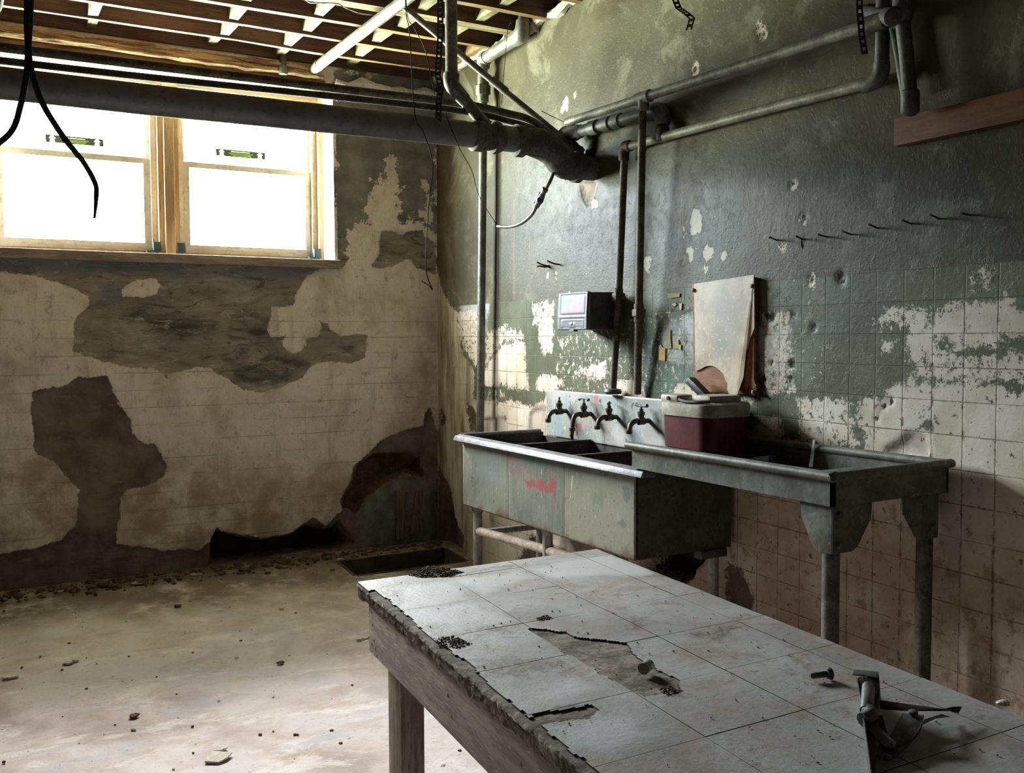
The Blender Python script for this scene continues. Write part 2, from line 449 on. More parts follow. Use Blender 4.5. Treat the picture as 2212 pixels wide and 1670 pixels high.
    ps = m.ramp(m.noise(9, 6, .65, v), [(.3, (.36, .30, .25)), (.6, (.47, .405, .345))])
    c = m.mix(edge('plaster', .002, .5), c, ps)
    c = m.mix(edge('darkbrown', .006), c, m.ramp(m.noise(7, 6, .7, v), [(.3, (.085, .062, .047)), (.65, (.15, .115, .085))]))
    c = m.mix(m.math('MULTIPLY', m.step(m.math('ADD', m.attr('rustrun'), m.math('MULTIPLY', wob, .12)), -.004, .006), .22), c, (.40, .25, .14))
    c = m.mix(m.step(m.math('ADD', m.attr('tar_shadow'), wob), -.03, .03), c, (.022, .021, .018))  # tar and the heavy shadow behind the junction, painted as one black patch
    c = m.mix(edge('pit', .0015, .3), c, (.05, .04, .03))
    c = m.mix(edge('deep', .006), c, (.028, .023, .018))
    h = m.math('MULTIPLY', m.math('SUBTRACT', 1.0, gone), .30)
    h = m.math('ADD', h, m.math('MULTIPLY', m.noise(55, 6, .62, v), .16))
    h = m.math('ADD', h, m.math('MULTIPLY', m.math('MULTIPLY', m.step(mid, .52, .62), m.math('SUBTRACT', 1.0, gone)), m.math('MULTIPLY', dens, .35)))
    h = m.math('SUBTRACT', h, m.math('MULTIPLY', joint, .22))
    h = m.math('SUBTRACT', h, m.math('MULTIPLY', edge('pit', .003, .3), .6))
    m.bump(h, .6, .012)
    dull = m.math('MAXIMUM', m.math('MAXIMUM', edge('corner', .004), edge('plaster', .002, .5)), m.math('MAXIMUM', edge('darkbrown', .006), m.math('MULTIPLY', m.step(m.attr('stain'), -.16, .22), .6)))
    rg = m.math('ADD', m.math('MULTIPLY', m.noise(13, 5, .65, v), .25), .30)
    rg = m.math('ADD', rg, m.math('MULTIPLY', dull, .5))
    return m.done(c, rg, 0, .17)

def mat_floor():
    m = M('worn_concrete_floor'); v = m.coord((1, 1, 1)); vd = m.coord((.7, 1.25, 1))
    c = m.ramp(m.noise(1.7, 7, .62, v, .5), [(.26, (.42, .345, .325)), (.42, (.55, .475, .46)), (.55, (.64, .58, .57)), (.7, (.61, .58, .59)), (.82, (.49, .485, .515))])
    c = m.mix(m.math('MULTIPLY', m.step(m.noise(5.2, 8, .74, vd, .6), .52, .62), .5), c, (.47, .365, .29))
    c = m.mix(m.math('MULTIPLY', m.step(m.noise(4.3, 8, .74, vd, .4), .52, .63), .55), c, (.84, .81, .79))
    c = m.mix(m.math('MULTIPLY', m.step(m.noise(2.3, 7, .7, vd), .55, .64), .5), c, (.42, .455, .50))
    c = m.mix(m.math('MULTIPLY', m.step(m.noise(32, 7, .75, v), .57, .66), .45), c, (.25, .18, .13))
    c = m.mix(m.math('MULTIPLY', m.step(m.attr('dirt'), -.5, .15), m.step(m.noise(6, 7, .7, v), .25, .55)), c, (.20, .155, .11))
    m.bump(m.math('ADD', m.math('MULTIPLY', m.noise(9, 9, .7, v), .9), m.math('MULTIPLY', m.noise(60, 6, .65, v), .3)), .5, .022)
    return m.done(c, .8, 0, .25)

def mat_front_paint(name, base, patches, streak=.5):
    """sheet metal under many coats; patches: attribute, colour, strength"""
    m = M(name); v = m.coord((1, 1, 1)); vv = m.coord((1, 6, .35))
    c = m.ramp(m.noise(4, 6, .65, v, .4), [(.28, tuple(x * .72 for x in base)), (.5, base), (.72, tuple(min(1, x * 1.16) for x in base))])
    c = m.mix(m.math('MULTIPLY', m.step(m.noise(16, 8, .78, vv), .50, .60), streak), c, tuple(x * .5 for x in base))
    c = m.mix(m.math('MULTIPLY', m.step(m.noise(23, 8, .78, vv), .54, .62), streak), c, tuple(min(1, x * 1.45) for x in base))
    wob = m.math('MULTIPLY', m.math('SUBTRACT', m.noise(24, 8, .8, m.coord((1, 1.6, .6))), .5), .12)
    for a, col, k, soft in patches:
        c = m.mix(m.math('MULTIPLY', m.step(m.math('ADD', m.attr(a), m.math('MULTIPLY', wob, .05 if soft <= .003 else .3 if soft <= .006 else 1.0)), -soft, soft), k), c, col)
    c = m.mix(m.math('MULTIPLY', m.step(m.noise(40, 7, .78, v), .60, .63), .8), c, (.06, .057, .052))
    c = m.mix(m.math('MULTIPLY', m.step(m.noise(47, 6, .75, m.coord((1, 1, .5))), .61, .64), .7), c, tuple(min(1, x * 2.0) for x in base))
    m.bump(m.noise(45, 6, .65, v), .25, .004)
    return m.done(c, .55, 0, .4)

MAT = {}
MAT['wall_left'] = mat_wall_left(); MAT['wall_right'] = mat_wall_right(); MAT['floor'] = mat_floor()
MAT['plain_wall'] = worn('aged_grey_plaster', (.46, .43, .37), (.34, .31, .26), scale=3, rough=.9)
MAT['dark_wall'] = worn('soot_dark_brick', (.10, .085, .07), (.06, .05, .042), scale=3, rough=.95)
MAT['reveal'] = worn('white_plaster_reveal', (.74, .73, .69), (.62, .60, .54), scale=6, rough=.85)
MAT['subfloor'] = worn('dark_subfloor_boards', (.10, .065, .042), (.055, .035, .024), scale=3, stretch=(.4, 5, 5), rough=.85)
MAT['joist'] = worn('old_pine_joist_shaded', (.135, .082, .055), (.075, .046, .032), scale=5, stretch=(.5, 5, 5), rough=.8)  # joist sides, with their shade darkened into the wood colour
MAT['joist_lit'] = worn('lit_joist_underside', (.20, .130, .052), (.12, .074, .03), (.27, .195, .095), scale=6, stretch=(.5, 6, 6), rough=.8)  # same wood on the undersides, light from below painted in as a paler colour
MAT['joist_lit_doubled'] = worn('lit_doubled_joist_underside', (.19, .155, .082), (.085, .06, .03), (.25, .215, .13), scale=6, stretch=(.5, 5, 5), rough=.85)  # doubled joist's underside, light from below painted in likewise
MAT['limewash'] = worn('limewashed_board', (.20, .188, .115), (.12, .105, .06), (.26, .25, .175), scale=9, stretch=(4, .8, 4), rough=.85)
MAT['raw_pine'] = worn('raw_pine', (.36, .245, .13), (.27, .17, .085), scale=5, stretch=(5, 5, .5), rough=.6, bump=.1)
MAT['pine_flat'] = worn('raw_pine_flat', (.21, .125, .058), (.15, .085, .04), scale=5, stretch=(.5, 5, 5), rough=.6, bump=.1)
MAT['sill_wood'] = worn('dusty_sill_board', (.36, .31, .245), (.24, .20, .155), (.43, .40, .35), scale=5, stretch=(.6, 5, 5), rough=.85)
MAT['splinter'] = worn('splintered_timber', (.52, .38, .215), (.20, .125, .07), (.72, .60, .42), scale=8, stretch=(.35, 6, 6), rough=.85, bump=.6, bscale=30)
MAT['vinyl'] = worn('white_window_vinyl', (.42, .385, .32), (.36, .325, .265), scale=4, rough=.4, bump=.05)
MAT['tape_dark'] = worn('dark_corner_tape', (.05, .075, .085), (.03, .045, .05), scale=9, rough=.4)
MAT['iron'] = worn('black_cast_iron', (.115, .118, .118), (.070, .071, .07), (.17, .17, .168), scale=9, rough=.5, metal=0, bump=.4, bscale=70)
MAT['drain'] = worn('grey_black_drain_paint', (.135, .143, .150), (.10, .105, .11), scale=5, rough=.42, bump=.12, bscale=40, spec=.5)
MAT['iron_wrap'] = worn('tarred_pipe_wrap', (.125, .120, .112), (.068, .065, .06), (.19, .18, .17), scale=12, rough=.75, bump=.7, bscale=45)
MAT['galv'] = worn('galvanised_pipe', (.20, .20, .175), (.12, .12, .10), (.28, .28, .25), scale=10, rough=.45, metal=.4, bump=.15)
MAT['galv_dark'] = worn('tarnished_pipe', (.19, .185, .16), (.095, .092, .08), (.30, .29, .25), scale=12, rough=.5, metal=.35, bump=.2)
MAT['pipe_paint'] = worn('painted_wall_pipe', (.22, .22, .18), (.13, .125, .10), (.34, .33, .28), scale=14, rough=.55, metal=.1, bump=.2)
MAT['pipe_brown'] = worn('rusty_pipe', (.115, .098, .075), (.055, .046, .036), (.22, .18, .13), scale=14, rough=.6, metal=.2, bump=.25)
MAT['cable'] = worn('black_cable', (.022, .022, .022), (.012, .012, .012), scale=10, rough=.8, spec=.08)
MAT['strap'] = worn('dark_perforated_steel', (.035, .033, .03), (.018, .017, .016), scale=10, rough=.6)
MAT['rust'] = worn('rusty_iron', (.16, .075, .04), (.06, .035, .022), scale=30, rough=.85)
MAT['nail'] = worn('dark_iron_nail', (.035, .03, .027), (.02, .017, .015), scale=30, rough=.6)
MAT['plank'] = worn('orange_pine_plank', (.15, .058, .018), (.095, .034, .011), scale=5, stretch=(6, .6, 6), rough=.6, bump=.2)
MAT['plywood'] = worn('orange_plywood', (.25, .11, .055), (.16, .065, .03), (.31, .16, .09), scale=4, stretch=(5, .8, 5), rough=.7)
MAT['rim_metal'] = worn('bare_zinc_rim', (.20, .20, .22), (.12, .12, .13), (.30, .30, .32), scale=14, rough=.5, metal=.2, bump=.2)
MAT['sink_dark'] = worn('dark_sink_lining', (.055, .048, .042), (.028, .025, .022), (.10, .085, .07), scale=9, rough=.7)
MAT['sink_end'] = worn('speckled_sink_end', (.085, .08, .062), (.052, .048, .037), (.028, .026, .022), scale=6, rough=.7, bump=.5)
MAT['leg_paint'] = worn('chipped_grey_leg', (.34, .335, .30), (.20, .185, .16), (.46, .45, .41), scale=14, stretch=(1, 1, .4), rough=.6)
MAT['rail_paint'] = worn('dusty_cream_rail', (.52, .45, .37), (.36, .29, .225), scale=12, rough=.7)
MAT['tray'] = worn('grey_painted_steel', (.142, .142, .116), (.085, .084, .068), (.195, .192, .162), scale=8, rough=.55, metal=.1, bump=.2)
MAT['tray_leg'] = worn('grey_painted_pipe_leg', (.115, .113, .098), (.062, .06, .051), (.18, .175, .152), scale=16, rough=.6)
MAT['brass'] = worn('tarnished_brass', (.105, .092, .062), (.05, .045, .034), (.20, .17, .11), scale=30, rough=.45, metal=.5)
MAT['cooler_red'] = worn('maroon_plastic', (.085, .009, .014), (.055, .006, .009), scale=10, rough=.45, bump=.1)
MAT['cooler_cream'] = worn('grubby_cream_plastic', (.36, .335, .26), (.24, .215, .16), scale=10, rough=.5, bump=.1)
MAT['navy'] = worn('navy_plastic', (.012, .015, .03), (.008, .01, .02), scale=10, rough=.4)
MAT['amber'] = worn('amber_tape', (.52, .33, .09), (.40, .25, .07), scale=30, rough=.5)
MAT['olive_tape'] = worn('faded_olive_tape', (.30, .26, .12), (.23, .20, .09), scale=30, rough=.6)
MAT['table_wood'] = worn('weathered_table_wood', (.30, .245, .19), (.185, .145, .11), (.38, .33, .27), scale=6, stretch=(4, .5, 4), rough=.8, bump=.3)
MAT['table_wood_v'] = worn('weathered_table_leg', (.30, .245, .185), (.18, .14, .10), (.37, .32, .26), scale=6, stretch=(5, 5, .5), rough=.8, bump=.3)
MAT['table_core'] = worn('rotten_board_edge', (.20, .16, .125), (.09, .07, .055), (.29, .24, .19), scale=14, rough=.95, bump=.8, bscale=40)
MAT['chip_white'] = worn('plaster_chip', (.66, .62, .56), (.50, .46, .40), scale=30, rough=.9)
MAT['chip_brown'] = worn('brown_crumb', (.14, .075, .05), (.08, .045, .03), scale=30, rough=.9)
MAT['dirt'] = worn('dark_soil', (.15, .125, .098), (.08, .066, .052), scale=40, rough=1)
MAT['hinge'] = worn('dark_painted_steel', (.13, .13, .122), (.075, .075, .07), (.2, .2, .19), scale=14, rough=.45, metal=.3)
MAT['pale_steel'] = worn('dull_steel', (.30, .29, .26), (.17, .16, .14), scale=30, rough=.4, metal=.6)

def mat_glass():
    m = M('window_glass')
    o = m.t.nodes['Material Output']; a = m.t.nodes.new('ShaderNodeBsdfTransparent'); g = m.t.nodes.new('ShaderNodeBsdfGlossy')
    a.inputs['Color'].default_value = (.95, .97, .96, 1); g.inputs['Roughness'].default_value = .02
    f = m.t.nodes.new('ShaderNodeFresnel'); f.inputs['IOR'].default_value = 1.35
    x = m.t.nodes.new('ShaderNodeMixShader')
    ge = m.t.nodes.new('ShaderNodeNewGeometry')              # reflect at the entering face only: the pane does not bend the ray
    m.put(x.inputs[0], m.math('MULTIPLY', f.outputs[0], m.math('SUBTRACT', 1.0, ge.outputs['Backfacing']))); m.t.links.new(a.outputs[0], x.inputs[1]); m.t.links.new(g.outputs[0], x.inputs[2])
    m.t.links.new(x.outputs[0], o.inputs['Surface']); return m.m
MAT['glass'] = mat_glass()
def flat(name, col, rough=.6):
    m = M(name); n = m.noise(40, 3, .5); return m.done(m.mix(m.step(n, .3, .7), tuple(c * .88 for c in col), col), rough)
MAT['st_dark'] = flat('sticker_charcoal', (.035, .05, .03)); MAT['st_white'] = flat('sticker_white', (.85, .85, .85)); MAT['st_green'] = flat('sticker_green', (.22, .42, .06))
MAT['pale_blue'] = flat('pale_blue_strip', (.42, .55, .52))

# ------------------------------------------------------------------ the room
WX0, WX1, WZ0, WZ1 = -2.72, -0.73, 2.0, 3.06          # window opening
def pL(pts): return [tuple(WY(a, b)[[0, 2]]) for a, b in pts]
def pR(pts): return [tuple(WX(a, b)[[1, 2]]) for a, b in pts]
def pF(pts, z=0.0): return [tuple(WZ(a, b, z)[:2]) for a, b in pts]
K7 = (0, 560, 960 / 2212)
def c7(p): return pL(crop(*K7, p))
def c2(p): return pL(crop(640, 0, 700 / 1885, p))

def axis(a, b, step, extra=()):
    n = max(1, int(round((b - a) / step)))
    v = list(np.linspace(a, b, n + 1)) + list(extra)
    v = sorted(set(round(x, 5) for x in v)); out = [v[0]]
    for x in v[1:]:
        if x - out[-1] > step * .3 or x in extra:
            if x in extra and x - out[-1] <= step * .3 and len(out) > 1 and out[-1] not in extra: out[-1] = x
            else: out.append(x)
    return out
us = sorted(set(list(np.linspace(-5.6, -3.05, 14)) + axis(-3.0, .5, .0145, (WX0, WX1))))
vs = axis(-0.35, 3.44, .0145, (WZ0, WZ1))
U, V = np.meshgrid(us, vs, indexing='ij')
bare_p = c7([(-300, 60), (0, 60), (150, 75), (250, 100), (350, 140), (440, 185), (455, 230), (440, 250), (385, 290), (370, 330), (370, 420), (345, 450), (460, 490), (520, 520),
             (640, 535), (760, 535), (810, 560), (830, 590), (850, 565), (930, 550), (985, 535), (1045, 545), (1130, 600), (1210, 650), (1290, 660), (1400, 635), (1500, 600),
             (1560, 525), (1590, 515), (1700, 508), (1760, 510), (1820, 490), (1825, 385), (1780, 375), (1700, 380), (1650, 345), (1640, 315), (1590, 305), (1600, 345), (1590, 390),
             (1530, 400), (1535, 430), (1500, 465), (1450, 470), (1400, 430), (1420, 390), (1350, 390), (1335, 320), (1350, 230), (1465, 230), (1480, 170), (1520, 100), (1600, 40),
             (1660, 10), (-300, -60)])
isl = c7([(600, 150), (680, 105), (770, 95), (800, 130), (780, 175), (700, 190), (610, 190)])
bare2 = [c2([(500, 1350), (545, 1340), (620, 1370), (680, 1345), (740, 1330), (745, 1370), (805, 1420), (815, 1600), (760, 1580), (700, 1560), (650, 1510), (600, 1530), (500, 1560), (440, 1545), (490, 1480), (480, 1400)]),
         c2([(236, 1370), (300, 1390), (310, 1430), (260, 1470), (310, 1500), (270, 1560), (236, 1540)])]
n1 = fbm(U, V, 9, 4, 3) * .022 + fbm(U, V, 31, 3, 5) * .009
s_bare = np.minimum(sdf(U, V, [bare_p]), -sdf(U, V, [isl])); s_bare = np.maximum(s_bare, sdf(U, V, bare2)) + n1 * .8
brown_p = c7([(170, 655), (330, 625), (390, 590), (440, 598), (540, 572), (600, 740), (650, 830), (655, 860), (720, 915), (770, 915), (800, 960), (830, 1020), (820, 1065), (780, 1100), (720, 1130), (620, 1150),
              (600, 1190), (600, 1280), (580, 1330), (575, 1420), (700, 1432), (850, 1450), (1000, 1440), (1045, 1400), (1070, 1320), (1110, 1350), (1200, 1370), (1300, 1385), (1430, 1370), (1530, 1310), (1560, 1290), (1620, 1320),
              (1700, 1250), (1690, 1220), (1720, 1150), (1770, 1020), (1830, 970), (1900, 900), (1960, 880), (2020, 850), (2110, 830), (2110, 770), (2140, 740), (2170, 850), (2400, 900), (2400, 1900), (-400, 2000), (-400, 1460),
              (0, 1460), (160, 1440), (300, 1400), (360, 1340), (380, 1280), (390, 1200), (400, 1150), (330, 1080), (280, 1010), (170, 960), (165, 850), (155, 820)])
s_brown = sdf(U, V, [brown_p]) + n1 * .8
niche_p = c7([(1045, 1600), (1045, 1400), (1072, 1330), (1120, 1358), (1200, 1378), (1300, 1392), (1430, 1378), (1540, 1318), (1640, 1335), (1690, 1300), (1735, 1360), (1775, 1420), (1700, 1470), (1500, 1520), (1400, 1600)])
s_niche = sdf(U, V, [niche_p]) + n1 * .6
arch_p = c7([(1780, 1480), (1785, 1270), (1850, 1180), (1940, 1110), (2040, 1080), (2120, 1090), (2170, 1150), (2185, 1300), (2190, 1480)])
s_arch = sdf(U, V, [arch_p]) + n1 * .4
s_rust = sdf(U, V, [c7([(1700, 1240), (1790, 1010), (1860, 975), (2000, 965), (2100, 990), (2120, 1085), (2000, 1080), (1900, 1130), (1840, 1190), (1780, 1260)])]) + n1
s_stone = sdf(U, V, [c7([(600, 250), (760, 215), (900, 260), (1080, 310), (1090, 360), (1000, 380), (900, 410), (760, 350), (640, 310)]),
                     c7([(1150, 330), (1200, 340), (1330, 310), (1360, 390), (1370, 430), (1250, 420), (1140, 400)]), c7([(1180, 230), (1280, 235), (1290, 275), (1200, 280)]),
                     c7([(1120, 500), (1250, 520), (1350, 470), (1500, 490), (1540, 530), (1430, 610), (1280, 630), (1180, 590)]), c7([(1000, 140), (1150, 140), (1160, 180), (1060, 190)]),
                     c7([(1710, 430), (1765, 425), (1770, 450), (1725, 465)])])
s_blue = sdf(U, V, [c7([(-200, -20), (900, 20), (940, 100), (800, 60), (500, 70), (200, 60), (-200, 55)]), c7([(930, 60), (1560, 50), (1500, 95), (1000, 110)]), c7([(470, 110), (600, 130), (600, 230), (500, 210)])])
s_gray = sdf(U, V, [pL([(715, 150), (945, 150), (945, 380), (915, 395), (880, 420), (860, 400), (850, 340), (830, 335), (835, 380), (800, 400), (790, 470), (760, 500), (745, 560), (715, 580)]),
                    c2([(620, 1020), (700, 1010), (760, 1150), (740, 1300), (640, 1290), (560, 1280), (590, 1180), (590, 1120)]), pL([(915, 330), (946, 330), (946, 560), (930, 470)])])
s_soil = sdf(U, V, [pL([(-100, 1000), (200, 960), (500, 1020), (780, 1020), (950, 850), (1000, 1300), (-100, 1350)]), pL([(900, 700), (950, 640), (950, 900), (880, 900)])])
rough = fbm(U, V, 5, 5, 8); rough2 = fbm(U, V, 14, 4, 9)
dep = .014 * sstep(-.005, .02, np.maximum(s_bare, s_brown)) + .016 * sstep(0, .1, s_bare) * (rough + .6) + .02 * sstep(0, .12, s_brown) * (rough2 * .5 + .5)
dep += .26 * sstep(-.004, .06, s_niche) + .09 * sstep(-.01, .05, s_rust) * (1 + .4 * rough2) * (s_arch < 0) - .03 * sstep(0, .08, s_arch) + .012 * rough2 * sstep(0, .05, s_arch)
dep += .004 * rough
winmask = (U > WX0 - .03) & (U < WX1 + .03) & (V > WZ0 - .03) & (V < WZ1 + .03)
dep = np.where(winmask, np.clip(dep, -.002, .002), dep)
wl = grid_obj('wall_left', us, vs, lambda a, b: (a, dep * 1.0, b),
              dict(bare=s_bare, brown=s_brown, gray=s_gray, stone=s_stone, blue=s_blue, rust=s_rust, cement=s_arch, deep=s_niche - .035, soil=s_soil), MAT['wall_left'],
              keep=lambda a, b: ~((a > WX0) & (a < WX1) & (b > WZ0) & (b < WZ1)))
tag(wl, 'window wall of flaking cream plaster over rubble stone', 'wall', kind='structure')
b = B()                                                   # deep reveal of the opening
D0 = .28
b.prism([(WX1, 0, WZ0), (WX1 + .02, 0, WZ0), (WX1 + .02, 0, WZ1), (WX1, 0, WZ1)], (0, D0, 0))
b.prism([(WX0, 0, WZ0), (WX0 - .02, 0, WZ0), (WX0 - .02, 0, WZ1), (WX0, 0, WZ1)], (0, D0, 0))
b.prism([(WX0 - .02, 0.0, WZ1), (WX1 + .02, 0.0, WZ1), (WX1 + .02, 0.0, WZ1 + .02), (WX0 - .02, 0.0, WZ1 + .02)], (0, D0, 0))
b.prism([(WX0 - .02, .0, WZ0), (WX1 + .02, .0, WZ0), (WX1 + .02, .0, WZ0 - .02), (WX0 - .02, .0, WZ0 - .02)], (0, D0, 0))
tag(b.build('trim_1', MAT['reveal'], smooth=0), 'pale plaster reveal around the window opening', 'trim', kind='structure')

# right wall: u = y, v = z
us = sorted(set(list(np.linspace(-8.0, -5.7, 16)) + list(np.linspace(-5.65, -4.65, 40)) + axis(-4.62, .5, .0145)))
vs = axis(-0.3, 3.44, .0145)
U, V = np.meshgrid(us, vs, indexing='ij')
K5 = (1500, 540, 712 / 2123); K9 = (900, 560, 400 / 1518)
def c5(p): return pR(crop(*K5, p))
def c9(p): return pR(crop(*K9, p))
n1 = fbm(U, V, 9, 4, 13) * .03 + fbm(U, V, 33, 3, 15) * .014
peel = [c9([(545, 925), (620, 790), (700, 690), (860, 655), (890, 700), (895, 900), (925, 970), (925, 1085), (800, 1075), (700, 1055), (545, 1050)]),
        c9([(990, 480), (1045, 340), (1080, 340), (1090, 480), (1140, 590), (1115, 640), (1110, 750), (1040, 780), (1020, 700), (985, 640)]),
        c9([(1145, 850), (1165, 850), (1165, 935), (1145, 940)]), c9([(430, 525), (480, 520), (490, 635), (435, 640)]), c9([(640, 620), (680, 575), (700, 640), (660, 660)]),
        c9([(1220, 915), (1390, 870), (1450, 845), (1560, 820), (1560, 990), (1300, 965)]), c9([(985, 980), (1060, 950), (1090, 1000), (1110, 965), (1240, 985), (1170, 1060), (1080, 1100), (980, 1060)]),
        c9([(300, 1140), (560, 1130), (720, 1160), (930, 1170), (1000, 1160), (1100, 1100), (1140, 1160), (1140, 1900), (300, 1900)]),
        pR([(1320, 820), (1362, 815), (1395, 835), (1395, 860), (1320, 860)]), pR([(1455, 830), (1485, 820), (1520, 850), (1640, 855), (1640, 880), (1455, 870)]),
        c5([(1345, 560), (1360, 480), (1410, 400), (1450, 400), (1530, 450), (1560, 400), (1660, 325), (1740, 318), (1955, 312), (2000, 275), (2055, 290), (2065, 355), (2300, 350), (2300, 580), (2000, 560), (1950, 640),
            (1740, 640), (1690, 660), (1680, 720), (1560, 730), (1450, 740), (1370, 730), (1335, 640)]),
        c5([(1200, 575), (1320, 560), (1310, 640), (1250, 680), (1195, 650)]), c5([(1800, 110), (1930, 105), (1900, 160), (1930, 260), (1840, 265), (1870, 180)]),
        c5([(1205, 920), (1250, 860), (1330, 835), (1400, 770), (1440, 840), (1520, 860), (1640, 890), (1720, 815), (1800, 840), (1850, 890), (1930, 835), (1980, 900), (2400, 860), (2400, 4200), (-200, 4200), (-200, 1500), (330, 1400), (330, 1160),
            (440, 1060), (540, 1060), (600, 1190), (560, 1240), (880, 1290), (950, 1300), (1070, 1290), (1085, 1200), (1040, 1130), (1055, 1050), (1050, 940), (1160, 930)]),
        c5([(440, 900), (560, 880), (560, 940), (450, 950)])]
peel.append([(-.3, -.2), (-2.7, -.2), (-2.7, .55), (-2.5, .97), (-.3, 1.0)])
peel.append([(-4.35, -.3), (-8.3, -.3), (-8.3, 1.4), (-6.8, 1.6), (-5.6, 1.45), (-4.9, 1.58), (-4.35, 1.55)])
s_peel = sdf(U, V, peel) + n1
s_peel = np.minimum(s_peel, -(sdf(U, V, [c5([(1550, 590), (1620, 575), (1680, 600), (1620, 650), (1570, 640)]), c5([(1480, 1110), (1530, 1090), (1520, 1150), (1450, 1150)])]) + n1 * .5))
dens = np.zeros_like(U)
for k, P in ((1.0, c9([(330, 420), (480, 400), (560, 520), (520, 900), (480, 900), (340, 640)])), (.9, c9([(560, 600), (720, 520), (880, 600), (880, 680), (700, 700), (560, 900)])), (.9, c9([(930, 340), (1140, 340), (1130, 560), (950, 560)])),
             (.75, c9([(1130, 620), (1260, 600), (1240, 760), (1170, 760)])), (.7, c9([(560, 1040), (760, 1060), (720, 1160), (560, 1140)])), (.55, pR([(1200, 720), (1500, 640), (1500, 860), (1200, 860)])),
             (1.0, c5([(650, 940), (1000, 960), (1070, 1290), (680, 1290)])), (.8, c5([(420, 380), (640, 380), (660, 940), (420, 940)])), (.45, c5([(440, 150), (900, 150), (900, 900), (640, 900)])), (.85, c5([(1150, 360), (1560, 330), (1560, 520), (1150, 520)])),
             (.9, c5([(1380, 690), (2300, 620), (2300, 900), (1380, 860)])), (.7, c5([(1750, 80), (2000, 90), (2000, 280), (1750, 280)]))):
    dens = np.maximum(dens, k * sstep(-.06, .05, sdf(U, V, [P])))
dens = np.maximum(dens, .16)
ch = []
for px, py, r in ((1222, 222, .03), (1212, 240, .018), (1240, 208, .02), (1500, 478, .05), (1478, 500, .03), (1492, 545, .035), (1526, 550, .04), (1564, 550, .028), (1400, 570, .025), (1522, 580, .012), (1636, 60, .02), (1646, 73, .02), (1502, 150, .017),
                  (1712, 395, .015), (1736, 468, .017), (1693, 532, .013), (1285, 440, .028), (1268, 425, .018), (1200, 590, .02), (1182, 590, .012), (1230, 640, .03), (1750, 605, .02), (1660, 820, .02)):
    y, z = WX(px, py)[1:]; ch.append(blob(y, z, r, r * 1.1, 9, .4))
s_chip = sdf(U, V, ch) + fbm(U, V, 24, 4, 21) * .03
pits = []
for px, py, r in ((1636, 61, .011), (1646, 73, .012), (1502, 150, .011), (1712, 396, .010), (1736, 469, .011), (1693, 532, .008), (1667, 685, .016), (1710, 680, .014), (1708, 785, .018), (1665, 784, .012), (1650, 818, .011), (1706, 818, .014), (1657, 683, .013),
                  (1752, 604, .012), (1815, 600, .02), (1909, 880, .010), (1924, 866, .010), (1893, 905, .010), (1756, 706, .013), (1990, 950, .006), (1738, 520, .007)):
    y, z = WX(px, py)[1:]; pits.append(blob(y, z, r, r * 1.2, 8, .3))
s_pit = sdf(U, V, pits)
s_corner = sdf(U, V, [c9([(-400, -3000), (140, -300), (150, 0), (215, 290), (330, 430), (340, 600), (380, 780), (470, 920), (470, 1140), (400, 1300), (450, 2600), (-400, 2800)])]) + n1 * .7
s_plaster = sdf(U, V, [c5([(1210, 1310), (1235, 1262), (1320, 1220), (1360, 1170), (1420, 1165), (1490, 1190), (1530, 1280), (1510, 1320), (1300, 1330)]), c9([(905, 1500), (920, 1260), (960, 1210), (1050, 1200), (1090, 1260), (1115, 1340), (1115, 1500)]),
                       c5([(470, 1240), (530, 1205), (680, 1215), (690, 1300), (470, 1300)]), c9([(290, 800), (325, 790), (335, 860), (370, 910), (320, 920), (290, 850)]), c9([(560, 1300), (740, 1290), (730, 1460), (560, 1460)]),
                       pR([(1252, 395), (1290, 395), (1285, 420), (1270, 450), (1258, 430)])]) + n1 * .25
s_plaster = np.maximum(s_plaster, sdf(U, V, [[(-1.2, .62), (-1.5, .55), (-2.3, .52), (-2.3, .36), (-1.8, .30), (-1.25, .38)]]) + n1 * .6)
s_db = sdf(U, V, [c9([(400, 1160), (440, 1190), (480, 1260), (520, 1420), (430, 1420)]), c9([(205, 1230), (240, 1300), (235, 1360), (195, 1370)]), pR([(945, 1000), (975, 1060), (995, 1200), (945, 1200)]), pR([(1570, 1215), (1600, 1230), (1625, 1290), (1615, 1340), (1570, 1310)]),
                  c9([(705, 1290), (735, 1290), (735, 1340), (700, 1340)]), [(-1.25, .36), (-1.8, .28), (-2.35, .30), (-2.5, .0), (-.9, .0)]]) + n1 * .5
s_stain = sdf(U, V, [pR([(1600, 1010), (1800, 1060), (1990, 1100), (2080, 1180), (2300, 1260), (2400, 2200), (1200, 2200), (1400, 1150)]), pR([(1640, 1100), (1720, 1090), (1720, 1240), (1640, 1240)])])
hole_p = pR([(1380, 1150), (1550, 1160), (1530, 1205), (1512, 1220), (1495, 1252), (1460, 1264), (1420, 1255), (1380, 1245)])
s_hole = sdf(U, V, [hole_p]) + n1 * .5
s_tar_shadow = sdf(U, V, [pR([(1200, 300), (1225, 272), (1262, 268), (1294, 250), (1296, 325), (1292, 372), (1280, 395), (1262, 390), (1255, 345), (1225, 330)])])
s_run = sdf(U, V, [pR([(1109, 430), (1112, 430), (1112, 640), (1108, 650)]), pR([(1104, 470), (1106, 470), (1105, 560), (1103, 560)]), pR([(1143, 500), (1145, 500), (1144, 575), (1142, 575)])])
s_grey = sdf(U, V, [c5([(400, 480), (620, 490), (600, 760), (400, 820)]), pR([(1425, 690), (1500, 680), (1498, 790), (1428, 780)]), pR([(1060, 640), (990, 660), (1000, 720), (1050, 720)])])
s_teal = sdf(U, V, [pR([(1390, 690), (1430, 690), (1425, 850), (1392, 850)]), pR([(1430, 790), (1498, 790), (1498, 850), (1428, 850)])])
